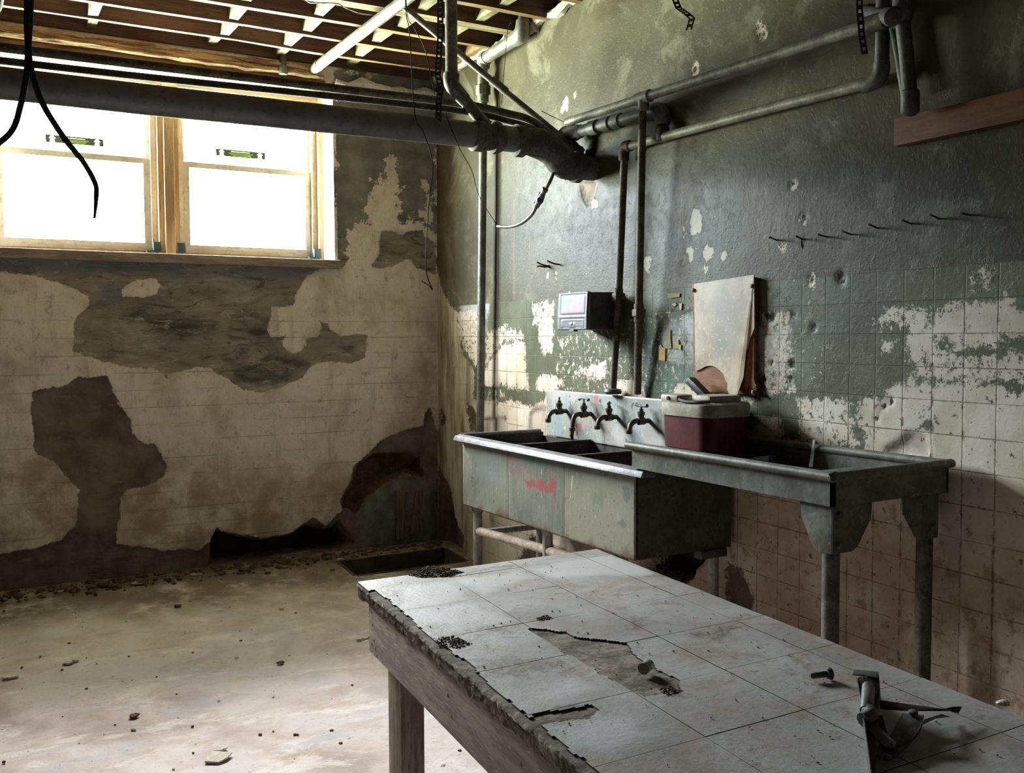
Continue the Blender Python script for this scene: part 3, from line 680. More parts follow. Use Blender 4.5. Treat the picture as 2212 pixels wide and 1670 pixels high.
dep = .012 * sstep(-.004, .015, s_plaster) + .012 * sstep(-.01, .04, s_db) * (1 + fbm(U, V, 14, 3, 31)) + .22 * sstep(-.004, .05, s_hole) + .01 * sstep(-.004, .008, s_pit) + .003 * fbm(U, V, 2, 3, 33) + .002 * fbm(U, V, 12, 3, 37) * sstep(0, .1, s_corner)
dep += .05 * sstep(-.01, .03, sdf(U, V, [[(-.02, .02), (-.35, .05), (-.36, .18), (-.2, .32), (-.05, .30)]]) + n1)
wr = grid_obj('wall_right', us, vs, lambda a, b: (dep * 1.0, a, b),
              dict(peel=s_peel, dens=dens, chip=s_chip, pit=s_pit, corner=s_corner, plaster=s_plaster, darkbrown=s_db, stain=s_stain, deep=s_hole - .02, tar_shadow=s_tar_shadow, rustrun=s_run, grey=s_grey, teal=s_teal), MAT['wall_right'], flip=True)
tag(wr, 'long side wall with grey-green paint peeling off cream tile', 'wall', kind='structure')

# floor with the sunken pit by the far corner; the slab rises a little towards the window wall
PX0, PX1, PY0, PY1 = -.80, -.06, -.515, -.20
def floor_z(y): return 0.1 * np.clip(1 + np.asarray(y) / 1.4, 0, 1)
us = sorted(set(list(np.linspace(-5.6, -3.1, 12)) + axis(-3.0, .0, .03, (PX0, PX1))))
us = us + [.06, .4]
vs = sorted(set(list(np.linspace(-8, -5.2, 14)) + axis(-5.1, .03, .03, (PY0, PY1)) + [.10, .40]))
U, V = np.meshgrid(us, vs, indexing='ij')
s_dirt = np.maximum(sdf(U, V, [[(-3.5, .4), (.4, .4), (.4, -1.0), (-.6, -.65), (-1.4, -.5), (-2.3, -.45), (-3.5, -.5)]], 1.2), sdf(U, V, [[(-.5, -.5), (.4, -.5), (.4, -8), (-.3, -8), (-.45, -3)]], 1.2))
hz = .006 * fbm(U, V, 1.3, 4, 41) + .003 * fbm(U, V, 6, 3, 42) + floor_z(V)
hz += .012 * np.abs(fbm(U, V, 9, 4, 47)) * sstep(-.5, -.1, V)
fl = grid_obj('floor', us, vs, lambda a, b: (a, b, hz), dict(dirt=s_dirt + .25 * fbm(U, V, 3, 4, 44)), MAT['floor'], keep=lambda a, b: ~((a > PX0) & (a < PX1) & (b > PY0) & (b < PY1)))
tag(fl, 'dusty worn concrete floor', 'floor', kind='structure')
b = B()
zb = -.32
za, zc = float(floor_z(PY0)) + .004, float(floor_z(PY1)) + .004
for q in ([(PX0, PY0, za), (PX1, PY0, za), (PX1, PY0, zb), (PX0, PY0, zb)], [(PX0, PY1, zc), (PX1, PY1, zc), (PX1, PY1, zb), (PX0, PY1, zb)], [(PX0, PY0, za), (PX0, PY1, zc), (PX0, PY1, zb), (PX0, PY0, zb)],
          [(PX1, PY0, za), (PX1, PY1, zc), (PX1, PY1, zb), (PX1, PY0, zb)], [(PX0, PY0, zb), (PX1, PY0, zb), (PX1, PY1, zb), (PX0, PY1, zb)]):
    n = np.cross(np.array(q[1]) - np.array(q[0]), np.array(q[2]) - np.array(q[0])); n = n / np.linalg.norm(n)
    if n @ (np.array(q[0]) - np.array([(PX0 + PX1) / 2, (PY0 + PY1) / 2, -.1])) < 0: n = -n
    b.prism(q, n * .02)
tag(b.build('trim_2', MAT['dark_wall'], smooth=0), 'rough concrete lining of the floor pit below the arch patch', 'trim', kind='structure')
b = B(); b.box(-5.6, .12, -8.0, .06, 3.44, 3.47)
tag(b.build('ceiling', MAT['subfloor'], smooth=0), 'dark subfloor boards above the open joists', 'ceiling', kind='structure')
b = B(); b.box(-5.62, .5, -8.05, -8.0, -.1, 3.5)
tag(b.build('wall_rear', MAT['dark_wall'], smooth=0), 'dark brick wall at the near end of the room', 'wall', kind='structure')
b = B(); b.box(-5.65, -5.6, -8.0, .5, -.1, 3.5)
tag(b.build('wall_outer', MAT['dark_wall'], smooth=0), 'dark brick wall opposite the tiled wall', 'wall', kind='structure')

# ------------------------------------------------------------------ windows
def sticker(parent, xc, z, y, L=.31, h=.044):
    b = B(); b.box(xc - L / 2, xc + L / 2, y - .002, y, z - h / 2, z + h / 2); b.mi = 1
    for sx_ in (-1, 1):                                   # white up-arrows near both ends
        ax = xc + sx_ * (L / 2 - .035); t = .02
        b.prism([(ax, y - .0022, z + h / 2 + .004), (ax + t, y - .0022, z + .002), (ax + t * .55, y - .0022, z + .002), (ax + t * .75, y - .0022, z - h / 2), (ax - t * .75, y - .0022, z - h / 2), (ax - t * .55, y - .0022, z + .002), (ax - t, y - .0022, z + .002)], (0, -.001, 0))
    b.box(xc - .062, xc + .055, y - .0035, y - .002, z + .008, z + .0135)
    b.mi = 2
    b.box(xc - .078, xc + .075, y - .0035, y - .002, z - .002, z + .002); b.box(xc - .066, xc + .063, y - .0035, y - .002, z - .0095, z - .006); b.box(xc - .05, xc + .06, y - .0035, y - .002, z - .016, z - .013)
    o = b.build('sticker', [MAT['st_dark'], MAT['st_white'], MAT['st_green']], parent, 0)
    o['label'] = 'charcoal sticker with white arrows and green lines'

def window(n, x0, x1, label, clips):
    t = thing('window_%d' % n, label, 'window', ((x0 + x1) / 2, .2, WZ0), kind='structure')
    z0, z1, ya, yb = WZ0 + .005, WZ1 - .004, .13, .275
    b = B()                                               # raw pine buck
    b.box(x0, x0 + .03, ya, yb, z0, z1); b.box(x1 - .03, x1, ya, yb, z0, z1)
    fr = b.build('frame', MAT['raw_pine'], t)
    b = B(); b.box(x0 + .03, x1 - .03, ya, yb, z1 - .035, z1); b.box(x0 + .03, x1 - .03, ya, yb, z0, z0 + .018)
    b.build('head_board', MAT['pine_flat'], t)
    a0, a1, zs = x0 + .034, x1 - .034, 2.565
    b = B()                                               # vinyl frame and the two sashes
    for q in ((a0, a0 + .03), (a1 - .03, a1)): b.box(q[0], q[1], .17, .26, z0 + .02, z1 - .037)
    b.box(a0 + .03, a1 - .03, .17, .26, z1 - .06, z1 - .037); b.box(a0 + .03, a1 - .03, .17, .26, z0 + .02, z0 + .04)
    b.build('vinyl_frame', MAT['vinyl'], t)
    b = B(); c0, c1 = a0 + .03, a1 - .03
    for q in ((c0, c0 + .022), (c1 - .022, c1)): b.box(q[0], q[1], .222, .248, zs, z1 - .06)
    b.box(c0 + .022, c1 - .022, .222, .248, z1 - .085, z1 - .06); b.box(c0 + .022, c1 - .022, .222, .248, zs, zs + .03)
    us_ = b.build('upper_sash', MAT['vinyl'], t)
    b = B()
    for q in ((c0, c0 + .04), (c1 - .04, c1)): b.box(q[0], q[1], .19, .22, z0 + .04, zs + .02)
    b.box(c0 + .04, c1 - .04, .19, .22, zs - .012, zs + .02); b.box(c0 + .04, c1 - .04, .19, .22, z0 + .04, z0 + .075)
    ls = b.build('lower_sash', MAT['vinyl'], t)
    b = B(); b.box(c0 + .018, c1 - .018, .233, .237, zs + .02, z1 - .08); b.build('pane', MAT['glass'], us_, 0)
    b = B(); b.box(c0 + .036, c1 - .036, .203, .207, z0 + .07, zs - .008); b.build('pane', MAT['glass'], ls, 0)
    for cx in clips:
        b = B(); b.obox((cx, .15, z0 + .048), [(1, 0, .08), (0, 1, 0), (-.08, 0, 1)], (.022, .028, .03)); b.obox((cx - .03, .14, z0 + .012), [(1, 0, 0), (0, 1, 0), (0, 0, 1)], (.032, .03, .012))
        b.build('corner_tape', MAT['tape_dark'], t)['label'] = 'dark tape at the sash corner'
    return t
w1 = window(1, WX0 + .01, -1.752, 'left double-hung window of white vinyl in a raw pine frame', (-1.795,))
sticker(w1, -2.224, 2.662, .2325)
w2 = window(2, -1.692, WX1 - .024, 'right double-hung window of white vinyl next to the pale reveal', (-1.655, -.80))
sticker(w2, -1.26, 2.67, .2325)
b = B(); b.box(-1.75, -1.694, .10, .275, WZ0 + .002, WZ1 - .002, .002)
tag(b.build('trim_3', MAT['raw_pine']), 'raw pine post between the two windows', 'trim', kind='structure')
b = B(); b.box(WX0 + .0, WX1 + .03, -.035, .125, WZ0 - .052, WZ0 + .003, .004, .002)
tag(b.build('trim_4', MAT['sill_wood']), 'dusty rough sill board below the windows', 'trim', kind='structure')
b = B(); b.box(WX0 - .3, WX1 - .05, -.012, .10, WZ1 + .001, WZ1 + .075, .003)
tag(b.build('trim_5', MAT['pine_flat']), 'pale header board above the windows', 'trim', kind='structure')
b = B()
for k in range(15):
    xa = random.uniform(-3.2, -1.2); L = random.uniform(.5, 1.3); xb = min(xa + L, -.8); zc = 3.165 + random.uniform(-.03, .028); yc = -.02 - random.uniform(0, .05); hh = random.uniform(.006, .02)
    n = 9; P = [(xa + (xb - xa) * i / n, yc + random.uniform(-.005, .005), zc + random.uniform(-.006, .006)) for i in range(n + 1)]
    b.tube(P, [.003] + [hh * random.uniform(.6, 1.1) for _ in range(n - 1)] + [.003], 5, 1)
b.box(-3.2, -.86, -.045, .0, 3.14, 3.2, 0, .006)
tag(b.build('wall_plate', MAT['splinter'], smooth=0), 'splintered timber plate on top of the window wall', 'timber', kind='structure')
b = B()                                                   # rough broken plaster along the top of the wall right of the window
P = [(-.72 + .09 * i, -.02 + random.uniform(-.012, .012), 3.13 + random.uniform(-.02, .02)) for i in range(9)]
b.tube(P, [.03 + random.uniform(-.008, .012) for _ in P], 7, 3, rough=.2)
tag(b.build('trim_6', MAT['reveal'], smooth=0), 'broken plaster edge beneath the joists in the corner', 'trim', kind='structure')
b = B()
P = [(-.02, -.04 - .1 * i, 3.235 + random.uniform(-.012, .012)) for i in range(14)]
b.tube(P, [.028 + random.uniform(-.012, .012) for _ in P], 6, 3, rough=.25)
P = [(-.02, -1.32 - .12 * i, 3.25 + random.uniform(-.02, .02)) for i in range(20)]
b.tube(P, [.035 + random.uniform(-.012, .012) for _ in P], 6, 3, rough=.25)
tag(b.build('trim_7', MAT['plain_wall'], smooth=0), 'crumbling top edge of the tiled wall', 'trim', kind='structure')

# ------------------------------------------------------------------ ceiling joists and the limewashed blocking between them
ORD = ['first', 'second', 'third', 'fourth', 'fifth', 'sixth', 'seventh', 'eighth', 'ninth', 'tenth']
JY = [.0, -.25, -.545, -.845, -1.15, -1.45, -1.75, -2.05, -2.35, -2.65]
JW = [.045, .032, .032, .036, .085, .04, .04, .04, .04, .04]
for k, (jy, jw) in enumerate(zip(JY, JW)):
    b = B()
    n = 12; xs = np.linspace(-5.58, .0, n + 1); zz = [3.228 + random.uniform(-.004, .004) for _ in xs]
    rings = [[(x, jy - jw / 2, z), (x, jy + jw / 2, z + random.uniform(-.003, .003)), (x, jy + jw / 2, 3.438), (x, jy - jw / 2, 3.438)] for x, z in zip(xs, zz)]
    b.ring_sweep(rings)
    b.bm.normal_update()
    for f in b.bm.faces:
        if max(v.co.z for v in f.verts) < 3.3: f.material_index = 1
    o = b.build('ceiling_joist', [MAT['joist'], MAT['joist_lit_doubled' if k == 4 else 'joist_lit']], None, 30)
    lab = 'thick doubled joist with a lit underside, fifth from the window wall' if k == 4 else '%s wooden ceiling joist counted from the window wall' % ORD[k]
    tag(o, lab, 'joist', 'ceiling joists')
rows = [(-2.16, 0, 2), (-1.49, 0, 4), (-1.095, 0, 5), (-.64, 0, 5), (-.30, 3, 6), (-.03, 1, 5)]
RN = ['leftmost row', 'second row from the left', 'third row from the left', 'fourth row from the left', 'row near the tiled wall', 'row against the tiled wall']
for r, (bx, k0, k1) in enumerate(rows):
    for k in range(k0, k1):
        if r == 5 and k in (3,): continue
        ya, yb = JY[k] - JW[k] / 2 - .001, JY[k + 1] + JW[k + 1] / 2 + .001
        dx = random.uniform(-.03, .03)
        b = B(); t_ = .052
        b.box(bx + dx - t_ / 2, bx + dx + t_ / 2, yb, ya, 3.238 + random.uniform(0, .012), 3.437, .002, .003)
        o = b.build('blocking_board', MAT['limewash'] if r < 5 else MAT['pine_flat'])
        tag(o, ('limewashed' if r < 5 else 'bare pine') + ' blocking board between %s and %s joists, %s' % (ORD[k], ORD[k + 1], RN[r]), 'board', 'blocking boards between the joists')

# ------------------------------------------------------------------ overhead pipes
DY, DZ, DR = -1.87, 2.46, .061
t = thing('drain_pipe', 'thick black drain pipe crossing below the ceiling in front of the windows', 'pipe', (0, DY, DZ))
b = B(); b.tube([(x, DY, DZ - .004 * math.sin(x * 2)) for x in np.linspace(-5.58, -.36, 24)], DR, 28, 1, rough=.012); b.build('pipe_run', MAT['drain'], t, 60)
e0, e1, e2 = np.array([-.36, DY, DZ]), np.array([-.175, DY, 2.375]), np.array([.03, DY, 2.357])
b = B(); b.tube([(-.40, DY, DZ), (-.32, DY, DZ - .004), (-.25, DY, DZ - .035), (-.19, DY, DZ - .082), (-.14, DY, 2.362), (-.09, DY, 2.36)], [DR + .004, DR + .014, DR + .012, DR + .015, DR + .01, DR + .004], 24, 6, rough=.035); b.build('elbow', MAT['iron_wrap'], t, 60)
for xc, rr, ww in ((-.665, DR + .012, .035), (-.575, DR + .016, .02), (-.44, DR + .018, .03)):
    b = B(); b.lathe((xc, DY, DZ), (1, 0, 0), [(-ww, DR), (-ww * .8, rr), (ww * .6, rr), (ww, DR + .004), (ww * 1.8, DR + .002)], 26); b.build('coupling', MAT['iron_wrap'], t, 40)
b = B(); b.lathe((-.10, DY, 2.36), (1, 0, -.02), [(-.03, DR + .004), (-.02, DR + .017), (.012, DR + .017), (.02, DR), (.125, DR - .003)], 24); b.build('wall_stub', MAT['iron_wrap'], t, 40)

def pipe(name, label, mat, pts, r, seg=14, sub=6, extra=(), cat='pipe'):
    t = thing(name, label, cat, pts[0])
    b = B(); b.tube(pts, r, seg, sub, rough=.01); b.build('pipe_run', MAT[mat], t, 60)
    for nm, m_, o, d, prof, sg in extra:
        b = B(); b.lathe(o, d, prof, sg); b.build(nm, MAT[m_], t, 40)
    return t
j1 = WX(1212, 308, -.12)
pipe('water_pipe', 'upper and wider of two thin pipes above the thick drain pipe', 'pipe_brown',
     [(-5.58, -1.8, 2.60), (-3, -1.8, 2.606), (-1.4, -1.8, 2.616), (-.75, -1.8, 2.622), WY(1100, 246, -1.8), WY(1150, 262, -1.78), j1], .0185, 14, 8)
pipe('water_pipe', 'lower and narrower of two thin pipes above the thick drain pipe', 'pipe_brown',
     [(-5.58, -1.85, 2.54), (-2.7, -1.85, 2.545), (-1.42, -1.85, 2.566), (-.74, -1.85, 2.573), WY(1100, 262, -1.85), WY(1150, 277, -1.8), WX(1190, 297, -.16)], .0145, 14, 8)
pipe('overhead_pipe', 'bright galvanised pipe running below the joists away from the window', 'galv', [(-.868, .0, 3.185), (-.872, -.8, 3.18), (-.876, -2.7, 3.175)], .031, 18, 1,
     [('coupling', 'galv', (-.869, -.16, 3.184), (0, 1, 0), [(-.03, .031), (-.03, .0335), (.03, .0335), (.03, .031)], 18)])
d0, d1 = np.array([-.86, -1.39, 3.195]), WX(1207, 292, -.12)
pipe('conduit', 'slanting grey conduit descending from the joists to the black pipe junction', 'galv_dark', [d0, d0 * .5 + d1 * .5 + np.array([0, 0, -.004]), d1], .0165, 14, 6,
     [('sleeve', 'iron', d0 + (d1 - d0) * .62, d1 - d0, [(-.05, .0165), (-.05, .021), (.05, .021), (.05, .0165)], 14)])
# soil vent: riser, elbow, branch into the drain
vx = -.806
t = thing('vent_pipe', 'vertical iron vent pipe dropping from the joists into the thick drain pipe', 'pipe', (vx, DY, 3.43))
b = B(); b.tube([(vx, DY, 3.437), (vx, DY, 2.72)], .0285, 18, 1, rough=.01); b.build('riser', MAT['galv_dark'], t, 60)
b = B(); b.tube([(vx, DY, 2.735), (vx, DY, 2.69), (vx + .03, DY, 2.655), (vx + .07, DY, 2.62)], [.038, .036, .035, .032], 18, 6); b.build('elbow', MAT['galv_dark'], t, 50)
b = B(); b.tube([(vx + .055, DY, 2.632), (vx + .165, DY, 2.53), (vx + .185, DY, 2.512)], [.029, .029, .034], 18, 1); b.build('branch', MAT['galv_dark'], t, 60)

def strap(name, label, pts, wdir, w=.02, hole=.012, cat='strap'):
    """perforated steel band: two edges and bars between them, so the holes are open"""
    P = [np.array(p, float) for p in pts]; Q = []
    for i in range(len(P) - 1):
        n = max(2, int(np.linalg.norm(P[i + 1] - P[i]) / hole))
        Q += [P[i] * (1 - k / n) + P[i + 1] * k / n for k in range(n)]
    Q.append(P[-1]); wd = np.array(wdir, float); wd /= np.linalg.norm(wd); b = B()
    for k in range(len(Q) - 1):
        a, c = Q[k], Q[k + 1]; ax = c - a; L = np.linalg.norm(ax)
        if L < 1e-6: continue
        nn = np.cross(ax, wd)
        for s_ in (-1, 1): b.obox((a + c) / 2 + wd * s_ * w * .36, [ax, wd, nn], (L / 2 * 1.05, w * .15, .001))
        if k % 2 == 0: b.obox((a + c) / 2, [ax, wd, nn], (L / 2 * 1.02, w * .3, .001))
    return tag(b.build(name, MAT['strap'], None, 0), label, cat)
s0 = WY(945, 110, DY); sx0 = s0[0]
strap('hanger_strap', 'perforated steel strap holding up the thick drain pipe', [(sx0 + .02, DY, 3.43), (sx0 + .015, DY, 2.9), (sx0, DY, 2.72), (sx0 + .012, DY - .01, 2.66), (sx0 - .005, DY - .02, 2.6), (sx0 - .02, DY - .045, 2.5)], (.9, -.5, 0), .028)
strap('hanger_strap', 'short curled perforated strap hanging loose near the frame top', [WX(1448, -80, -.3), WX(1455, -10, -.3), WX(1466, 18, -.31), WX(1484, 30, -.33), WX(1495, 40, -.32), WX(1488, 64, -.3)], (.5, -.85, 0), .026)
strap('hanger_strap', 'straight perforated strap hanging in front of the dark wall pipes', [WX(1856, -60, -.3), WX(1857, 20, -.3), WX(1861, 70, -.3), WX(1868, 117, -.3)], (.5, -.85, 0), .02)

# ------------------------------------------------------------------ pipes on the tiled wall
t = thing('corner_riser', 'tall galvanised riser on the tiled wall nearest the corner', 'pipe', (-.07, -.73, .38))
b = B(); b.tube([(-.07, -.815, 3.16), (-.07, -.80, 2.6), (-.07, -.725, .42)], .0245, 18, 1, rough=.01); b.build('vertical_run', MAT['galv'], t, 60)
b = B(); b.tube([(-.07, -1.215, 3.185), (-.07, -.83, 3.165)], .037, 20, 1, rough=.01); b.build('horizontal_run', MAT['galv'], t, 60)
b = B(); b.tube([(-.07, -.86, 3.166), (-.07, -.82, 3.158), (-.07, -.812, 3.11)], [.041, .043, .036], 18, 6); b.build('elbow', MAT['galv'], t, 50)
b = B(); b.tube([(-.07, -1.19, 3.184), (-.07, -1.26, 3.192), (-.07, -1.285, 3.23), (-.07, -1.287, 3.26)], [.043, .046, .044, .042], 18, 6); b.build('elbow', MAT['galv'], t, 50)
b = B(); b.tube([(-.07, -1.287, 3.25), (-.07, -1.287, 3.34)], .030, 16, 1); b.build('nipple', MAT['galv_dark'], t, 60)
b = B(); b.tube([(-.07, -1.29, 3.33), (-.07, -1.30, 3.375), (-.075, -1.345, 3.395), (-.08, -2.2, 3.40)], [.038, .04, .036, .034], 16, 6); b.build('upper_run', MAT['galv_dark'], t, 50)
b = B(); b.hexnut((-.07, -.808, 2.985), (0, .02, -1), .044, .06); b.lathe((-.07, -.809, 3.03), (0, 0, -1), [(-.05, .026), (-.045, .034), (.02, .034), (.02, .03)], 16); b.lathe((-.07, -.807, 2.935), (0, 0, -1), [(-.03, .03), (-.03, .034), (.02, .034), (.025, .026)], 16); b.build('union', MAT['galv_dark'], t, 30)

UX = -.055
UF = -.118                                                # the upper pipe stands further off the wall
u0, u1, u2 = WX(1225, 264, UF), WX(1390, 211, UF), WX(1895, 48, UF)
t = thing('supply_pipe', 'upper supply pipe along the tiled wall with a tall drop to the sink backsplash', 'pipe', u1)
b = B(); b.tube([u0, u1], .021, 16, 1, rough=.01); b.tube([u1, WX(1640, 130, UF), u2], .021, 16, 1, rough=.01); b.build('pipe_run', MAT['pipe_paint'], t, 60)
dr0, dr1, dr2 = WX(1388, 225, UF), WX(1380, 676, -.07), WX(1377, 851, -.03)
b = B(); b.tube([dr0, dr1], .0185, 16, 1, rough=.01); b.tube([dr1, dr2], .0185, 16, 1, rough=.01); b.build('drop', MAT['pipe_brown'], t, 60)
b = B(); b.lathe(u1, u2 - u1, [(-.05, .021), (-.05, .028), (.05, .028), (.05, .021)], 16); b.lathe(u1, (0, 0, -1), [(0, .026), (.055, .026), (.06, .0185)], 16); b.build('tee', MAT['pipe_paint'], t, 40)
b = B(); b.hexnut(dr1, (0, 0, 1), .032, .035); b.lathe(dr1, (0, 0, -1), [(-.045, .0185), (-.04, .023), (.04, .023), (.05, .0185)], 16); b.build('union', MAT['pipe_brown'], t, 30)
l0, l1, l2 = WX(1349, 319, UX), WX(1700, 224, UX), WX(1884, 178, UX)
t = thing('supply_pipe', 'lower supply pipe along the tiled wall with the left drop to the sink backsplash', 'pipe', l0)
b = B(); b.tube([l0, l1, l2], .0205, 16, 1, rough=.01); b.build('pipe_run', MAT['pipe_paint'], t, 60)
q1, q2 = WX(1336, 642, UX), WX(1324, 846, UX)
b = B(); b.tube([l0 + np.array([0, 0, -.03]), q1], .0185, 16, 1, rough=.01); b.tube([q1, q2], .017, 16, 1, rough=.01); b.build('drop', MAT['pipe_brown'], t, 60)
b = B(); b.tube([l0 + np.array([0, -.05, 0]), l0 + np.array([0, -.01, .003]), l0 + np.array([0, .004, -.02]), l0 + np.array([0, .006, -.06])], [.026, .027, .027, .025], 16, 6); b.build('elbow', MAT['pipe_brown'], t, 50)
b = B(); b.hexnut(q1, (0, 0, 1), .032, .04); b.lathe(q1, (0, 0, -1), [(-.045, .0185), (-.04, .023), (.04, .023), (.05, .0185)], 16); b.build('union', MAT['pipe_brown'], t, 30)
b = B(); b.tube([l2 + np.array([0, .04, -.004]), l2, l2 + np.array([0, -.035, .02]), l2 + np.array([0, -.04, .06])], [.027, .028, .028, .027], 16, 6); b.build('elbow', MAT['iron'], t, 50)
r1 = l2 + np.array([0, -.04, .05])
b = B(); b.tube([r1, WX(1908, -20, UX)], .024, 16, 1); b.build('riser', MAT['iron'], t, 60)
b = B(); b.lathe(q2, (0, 0, 1), [(-.012, .04), (.0, .045), (.012, .04), (.016, .02)], 18); b.build('flange', MAT['iron'], t, 40)
# short heavy branch between the junction and the lower pipe
m0, m1, m2, m3 = WX(1222, 292, -.09), WX(1312, 268, -.06), WX(1420, 240, -.048), WX(1431, 291, -.05)
t = thing('branch_pipe', 'short heavy branch pipe with couplings from the tarry junction to the lower supply pipe', 'pipe', m1)
b = B(); b.tube([m0, m1, m2], .029, 18, 1, rough=.015); b.build('pipe_run', MAT['iron'], t, 60)
for p in (m1, m1 + (m2 - m1) * .22, m0 + (m1 - m0) * .7):
    b = B(); b.lathe(p, m2 - m0, [(-.03, .029), (-.028, .036), (.028, .036), (.03, .029)], 18); b.build('coupling', MAT['iron'], t, 40)
b = B(); b.tube([m2 + (m1 - m2) * .12, m2, m2 + np.array([0, -.035, -.02]), m2 + np.array([.0, -.04, -.07])], [.036, .04, .038, .033], 18, 6); b.build('elbow', MAT['iron'], t, 50)
b = B(); b.tube([m2 + np.array([.0, -.04, -.05]), m3 + np.array([0, -.0, .0])], .021, 16, 1); b.lathe(m3, (0, 0, 1), [(-.03, .022), (-.025, .032), (.03, .032), (.04, .022)], 16); b.build('drop', MAT['pipe_brown'], t, 50)
b = B()                                                   # the black junction where the thin pipes meet
b.tube([j1 + np.array([-.02, .03, .035]), j1, j1 + np.array([.04, -.03, -.04]), j1 + np.array([.09, -.05, -.07])], [.03, .045, .05, .04], 14, 6, rough=.08)
b.tube([j1 + np.array([0, .0, -.01]), m0 + np.array([.01, .0, 0]), m0 * .6 + m1 * .4], [.045, .05, .031], 14, 6, rough=.05)
for dx_, dz_ in ((-.01, -.09), (.02, -.11), (.05, -.10)): b.rock(j1 + np.array([dx_ + .03, -.02, dz_]), .03, .8)
tag(b.build('pipe_junction', MAT['iron_wrap'], None, 50), 'tarry black junction where the thin pipes meet above the drain elbow', 'pipe fitting')
# dark cluster at the upper right
t = thing('standing_pipe', 'capped dark pipe leaning down beside the orange plank, nearer to it', 'pipe', WX(1968, 236, -.10))
b = B(); b.tube([WX(1948, 30, -.10), WX(1958, 120, -.10), WX(1966, 212, -.10)], .024, 16, 1, rough=.01); b.build('pipe_run', MAT['iron'], t, 60)
b = B(); b.lathe(WX(1966, 208, -.10), (0, -.02, -1), [(-.02, .025), (-.015, .03), (.05, .03), (.062, .02), (.066, .004)], 16); b.build('cap', MAT['iron'], t, 40)
b = B(); b.tube([WX(1930, 44, -.09), WX(1948, 34, -.10), WX(1950, 15, -.10), WX(1952, -40, -.10)], [.028, .036, .034, .03], 16, 6); b.build('elbow', MAT['iron'], t, 50)
b = B(); b.tube([u2 + (u2 - u1) * .012, WX(1935, 40, -.125)], .0225, 14, 1); b.lathe(u2, u2 - u1, [(-.04, .022), (-.035, .03), (.035, .03), (.04, .022)], 16); b.build('coupling', MAT['pipe_brown'], t, 40)
pipe('standing_pipe', 'thinner dark pipe just left of the capped leaning pipe', 'iron', [WX(1929, 52, -.05), WX(1942, 120, -.05), WX(1957, 208, -.05)], .0165, 14, 1)
pa, pb = WX(1925, 36, -.14), WZ(1740, -6, 3.0)
pipe('cross_pipe', 'dark pipe entering from the frame top towards the capped leaning pipe', 'iron', [pb + (pb - pa) * 1.2, pa], .021, 14, 1,
     [('elbow', 'iron', pa, pa - pb, [(-.05, .021), (-.045, .029), (.02, .03), (.03, .012)], 16)])
b = B(); n = 9
pk = [WX(1948, 253, -.005), WX(1947, 310, -.005), WX(2300, 228, -.005), WX(2300, 163, -.005)]
ya, yb = pk[0][1], -4.55
b.box(-.045, -.006, yb, ya, 2.148, 2.243, .004, .001)
tag(b.build('wall_plank', MAT['plank']), 'orange-brown wooden plank fixed to the wall at the right edge', 'plank')

# ------------------------------------------------------------------ flexible hose with a valve, wires, cables
hp = [WX(1200, 362, -.2), WX(1190, 388, -.28), WX(1178, 410, -.3)]
hq = [WX(1158, 448, -.3), WX(1147, 466, -.3), WX(1125, 483, -.3), WX(1100, 490, -.3), WX(1075, 489, -.3)]
t = thing('valve_hose', 'grey bent pipe with a small valve hanging below the drain elbow', 'valve', WX(1165, 432, -.3))
b = B(); b.tube(hp, .0085, 12, 6); b.build('upper_pipe', MAT['galv'], t, 60)
b = B(); b.tube(hq, .0088, 12, 8); b.build('lower_pipe', MAT['galv'], t, 60)
va, vb = WX(1178, 408, -.3), WX(1157, 450, -.3)
b = B(); b.lathe(va, vb - va, [(-.004, .009), (0, .016), (.015, .016), (.02, .012), (.05, .017), (.075, .02), (.10, .014), (.11, .015), (.122, .010)], 14); b.build('valve_body', MAT['galv'], t, 40)
vm = WX(1164, 436, -.3); b = B(); b.lathe(vm, (-.3, -.9, .1), [(-.01, .012), (.01, .016), (.035, .017), (.036, .012), (.034, .004)], 14); b.build('outlet', MAT['galv_dark'], t, 40)
b = B(); b.obox(WX(1159, 427, -.31), [vb - va, (1, .3, 0), (0, 1, 0)], (.035, .005, .01), .003); b.build('handle', MAT['iron'], t, 40)

def wire(label, pts, r=.0022, name='hanging_wire', mat='cable', cat='wire'):
    b = B(); b.tube(pts, r, 6, 6, rough=.05); return tag(b.build(name, MAT[mat], None, 60), label, cat)
wire('long thin wire hanging past the drain pipe, its end hooked by the corner', [WY(876, 8, -2.0) * np.array([1, 1, 0]) + np.array([0, 0, 3.444]), WY(876, 8, -2.0), WY(885, 75, -2.0), WY(896, 245, -2.0), WY(915, 286, -2.0), WY(935, 357, -2.0), WY(926, 446, -2.0), WY(920, 576, -2.0), WY(934, 625, -2.0), WY(928, 618, -2.0), WY(911, 607, -2.0)])
wire('thin wire looping from the joists to the drain hanger strap', [WY(878, 14, -1.95) * np.array([1, 1, 0]) + np.array([0, 0, 3.444]), WY(878, 14, -1.95), WY(895, 60, -1.95), WY(917, 104, -1.95), WY(930, 160, -1.93), WY(939, 205, -1.93)], .0018)
wire('thin wire tied to the open end of the valve hose', [WY(960, 240, -1.93), WY(994, 323, -1.93), WY(1019, 368, -1.8), WY(1036, 425, -1.6), WX(1074, 487, -.3)], .0018)
wire('short thin wire dangling before the horizontal galvanised pipe', [WX(1105, 48, -.25), WX(1097, 65, -.25), WX(1090, 140, -.25), WX(1087, 180, -.25), WX(1084, 225, -.25)], .0018)
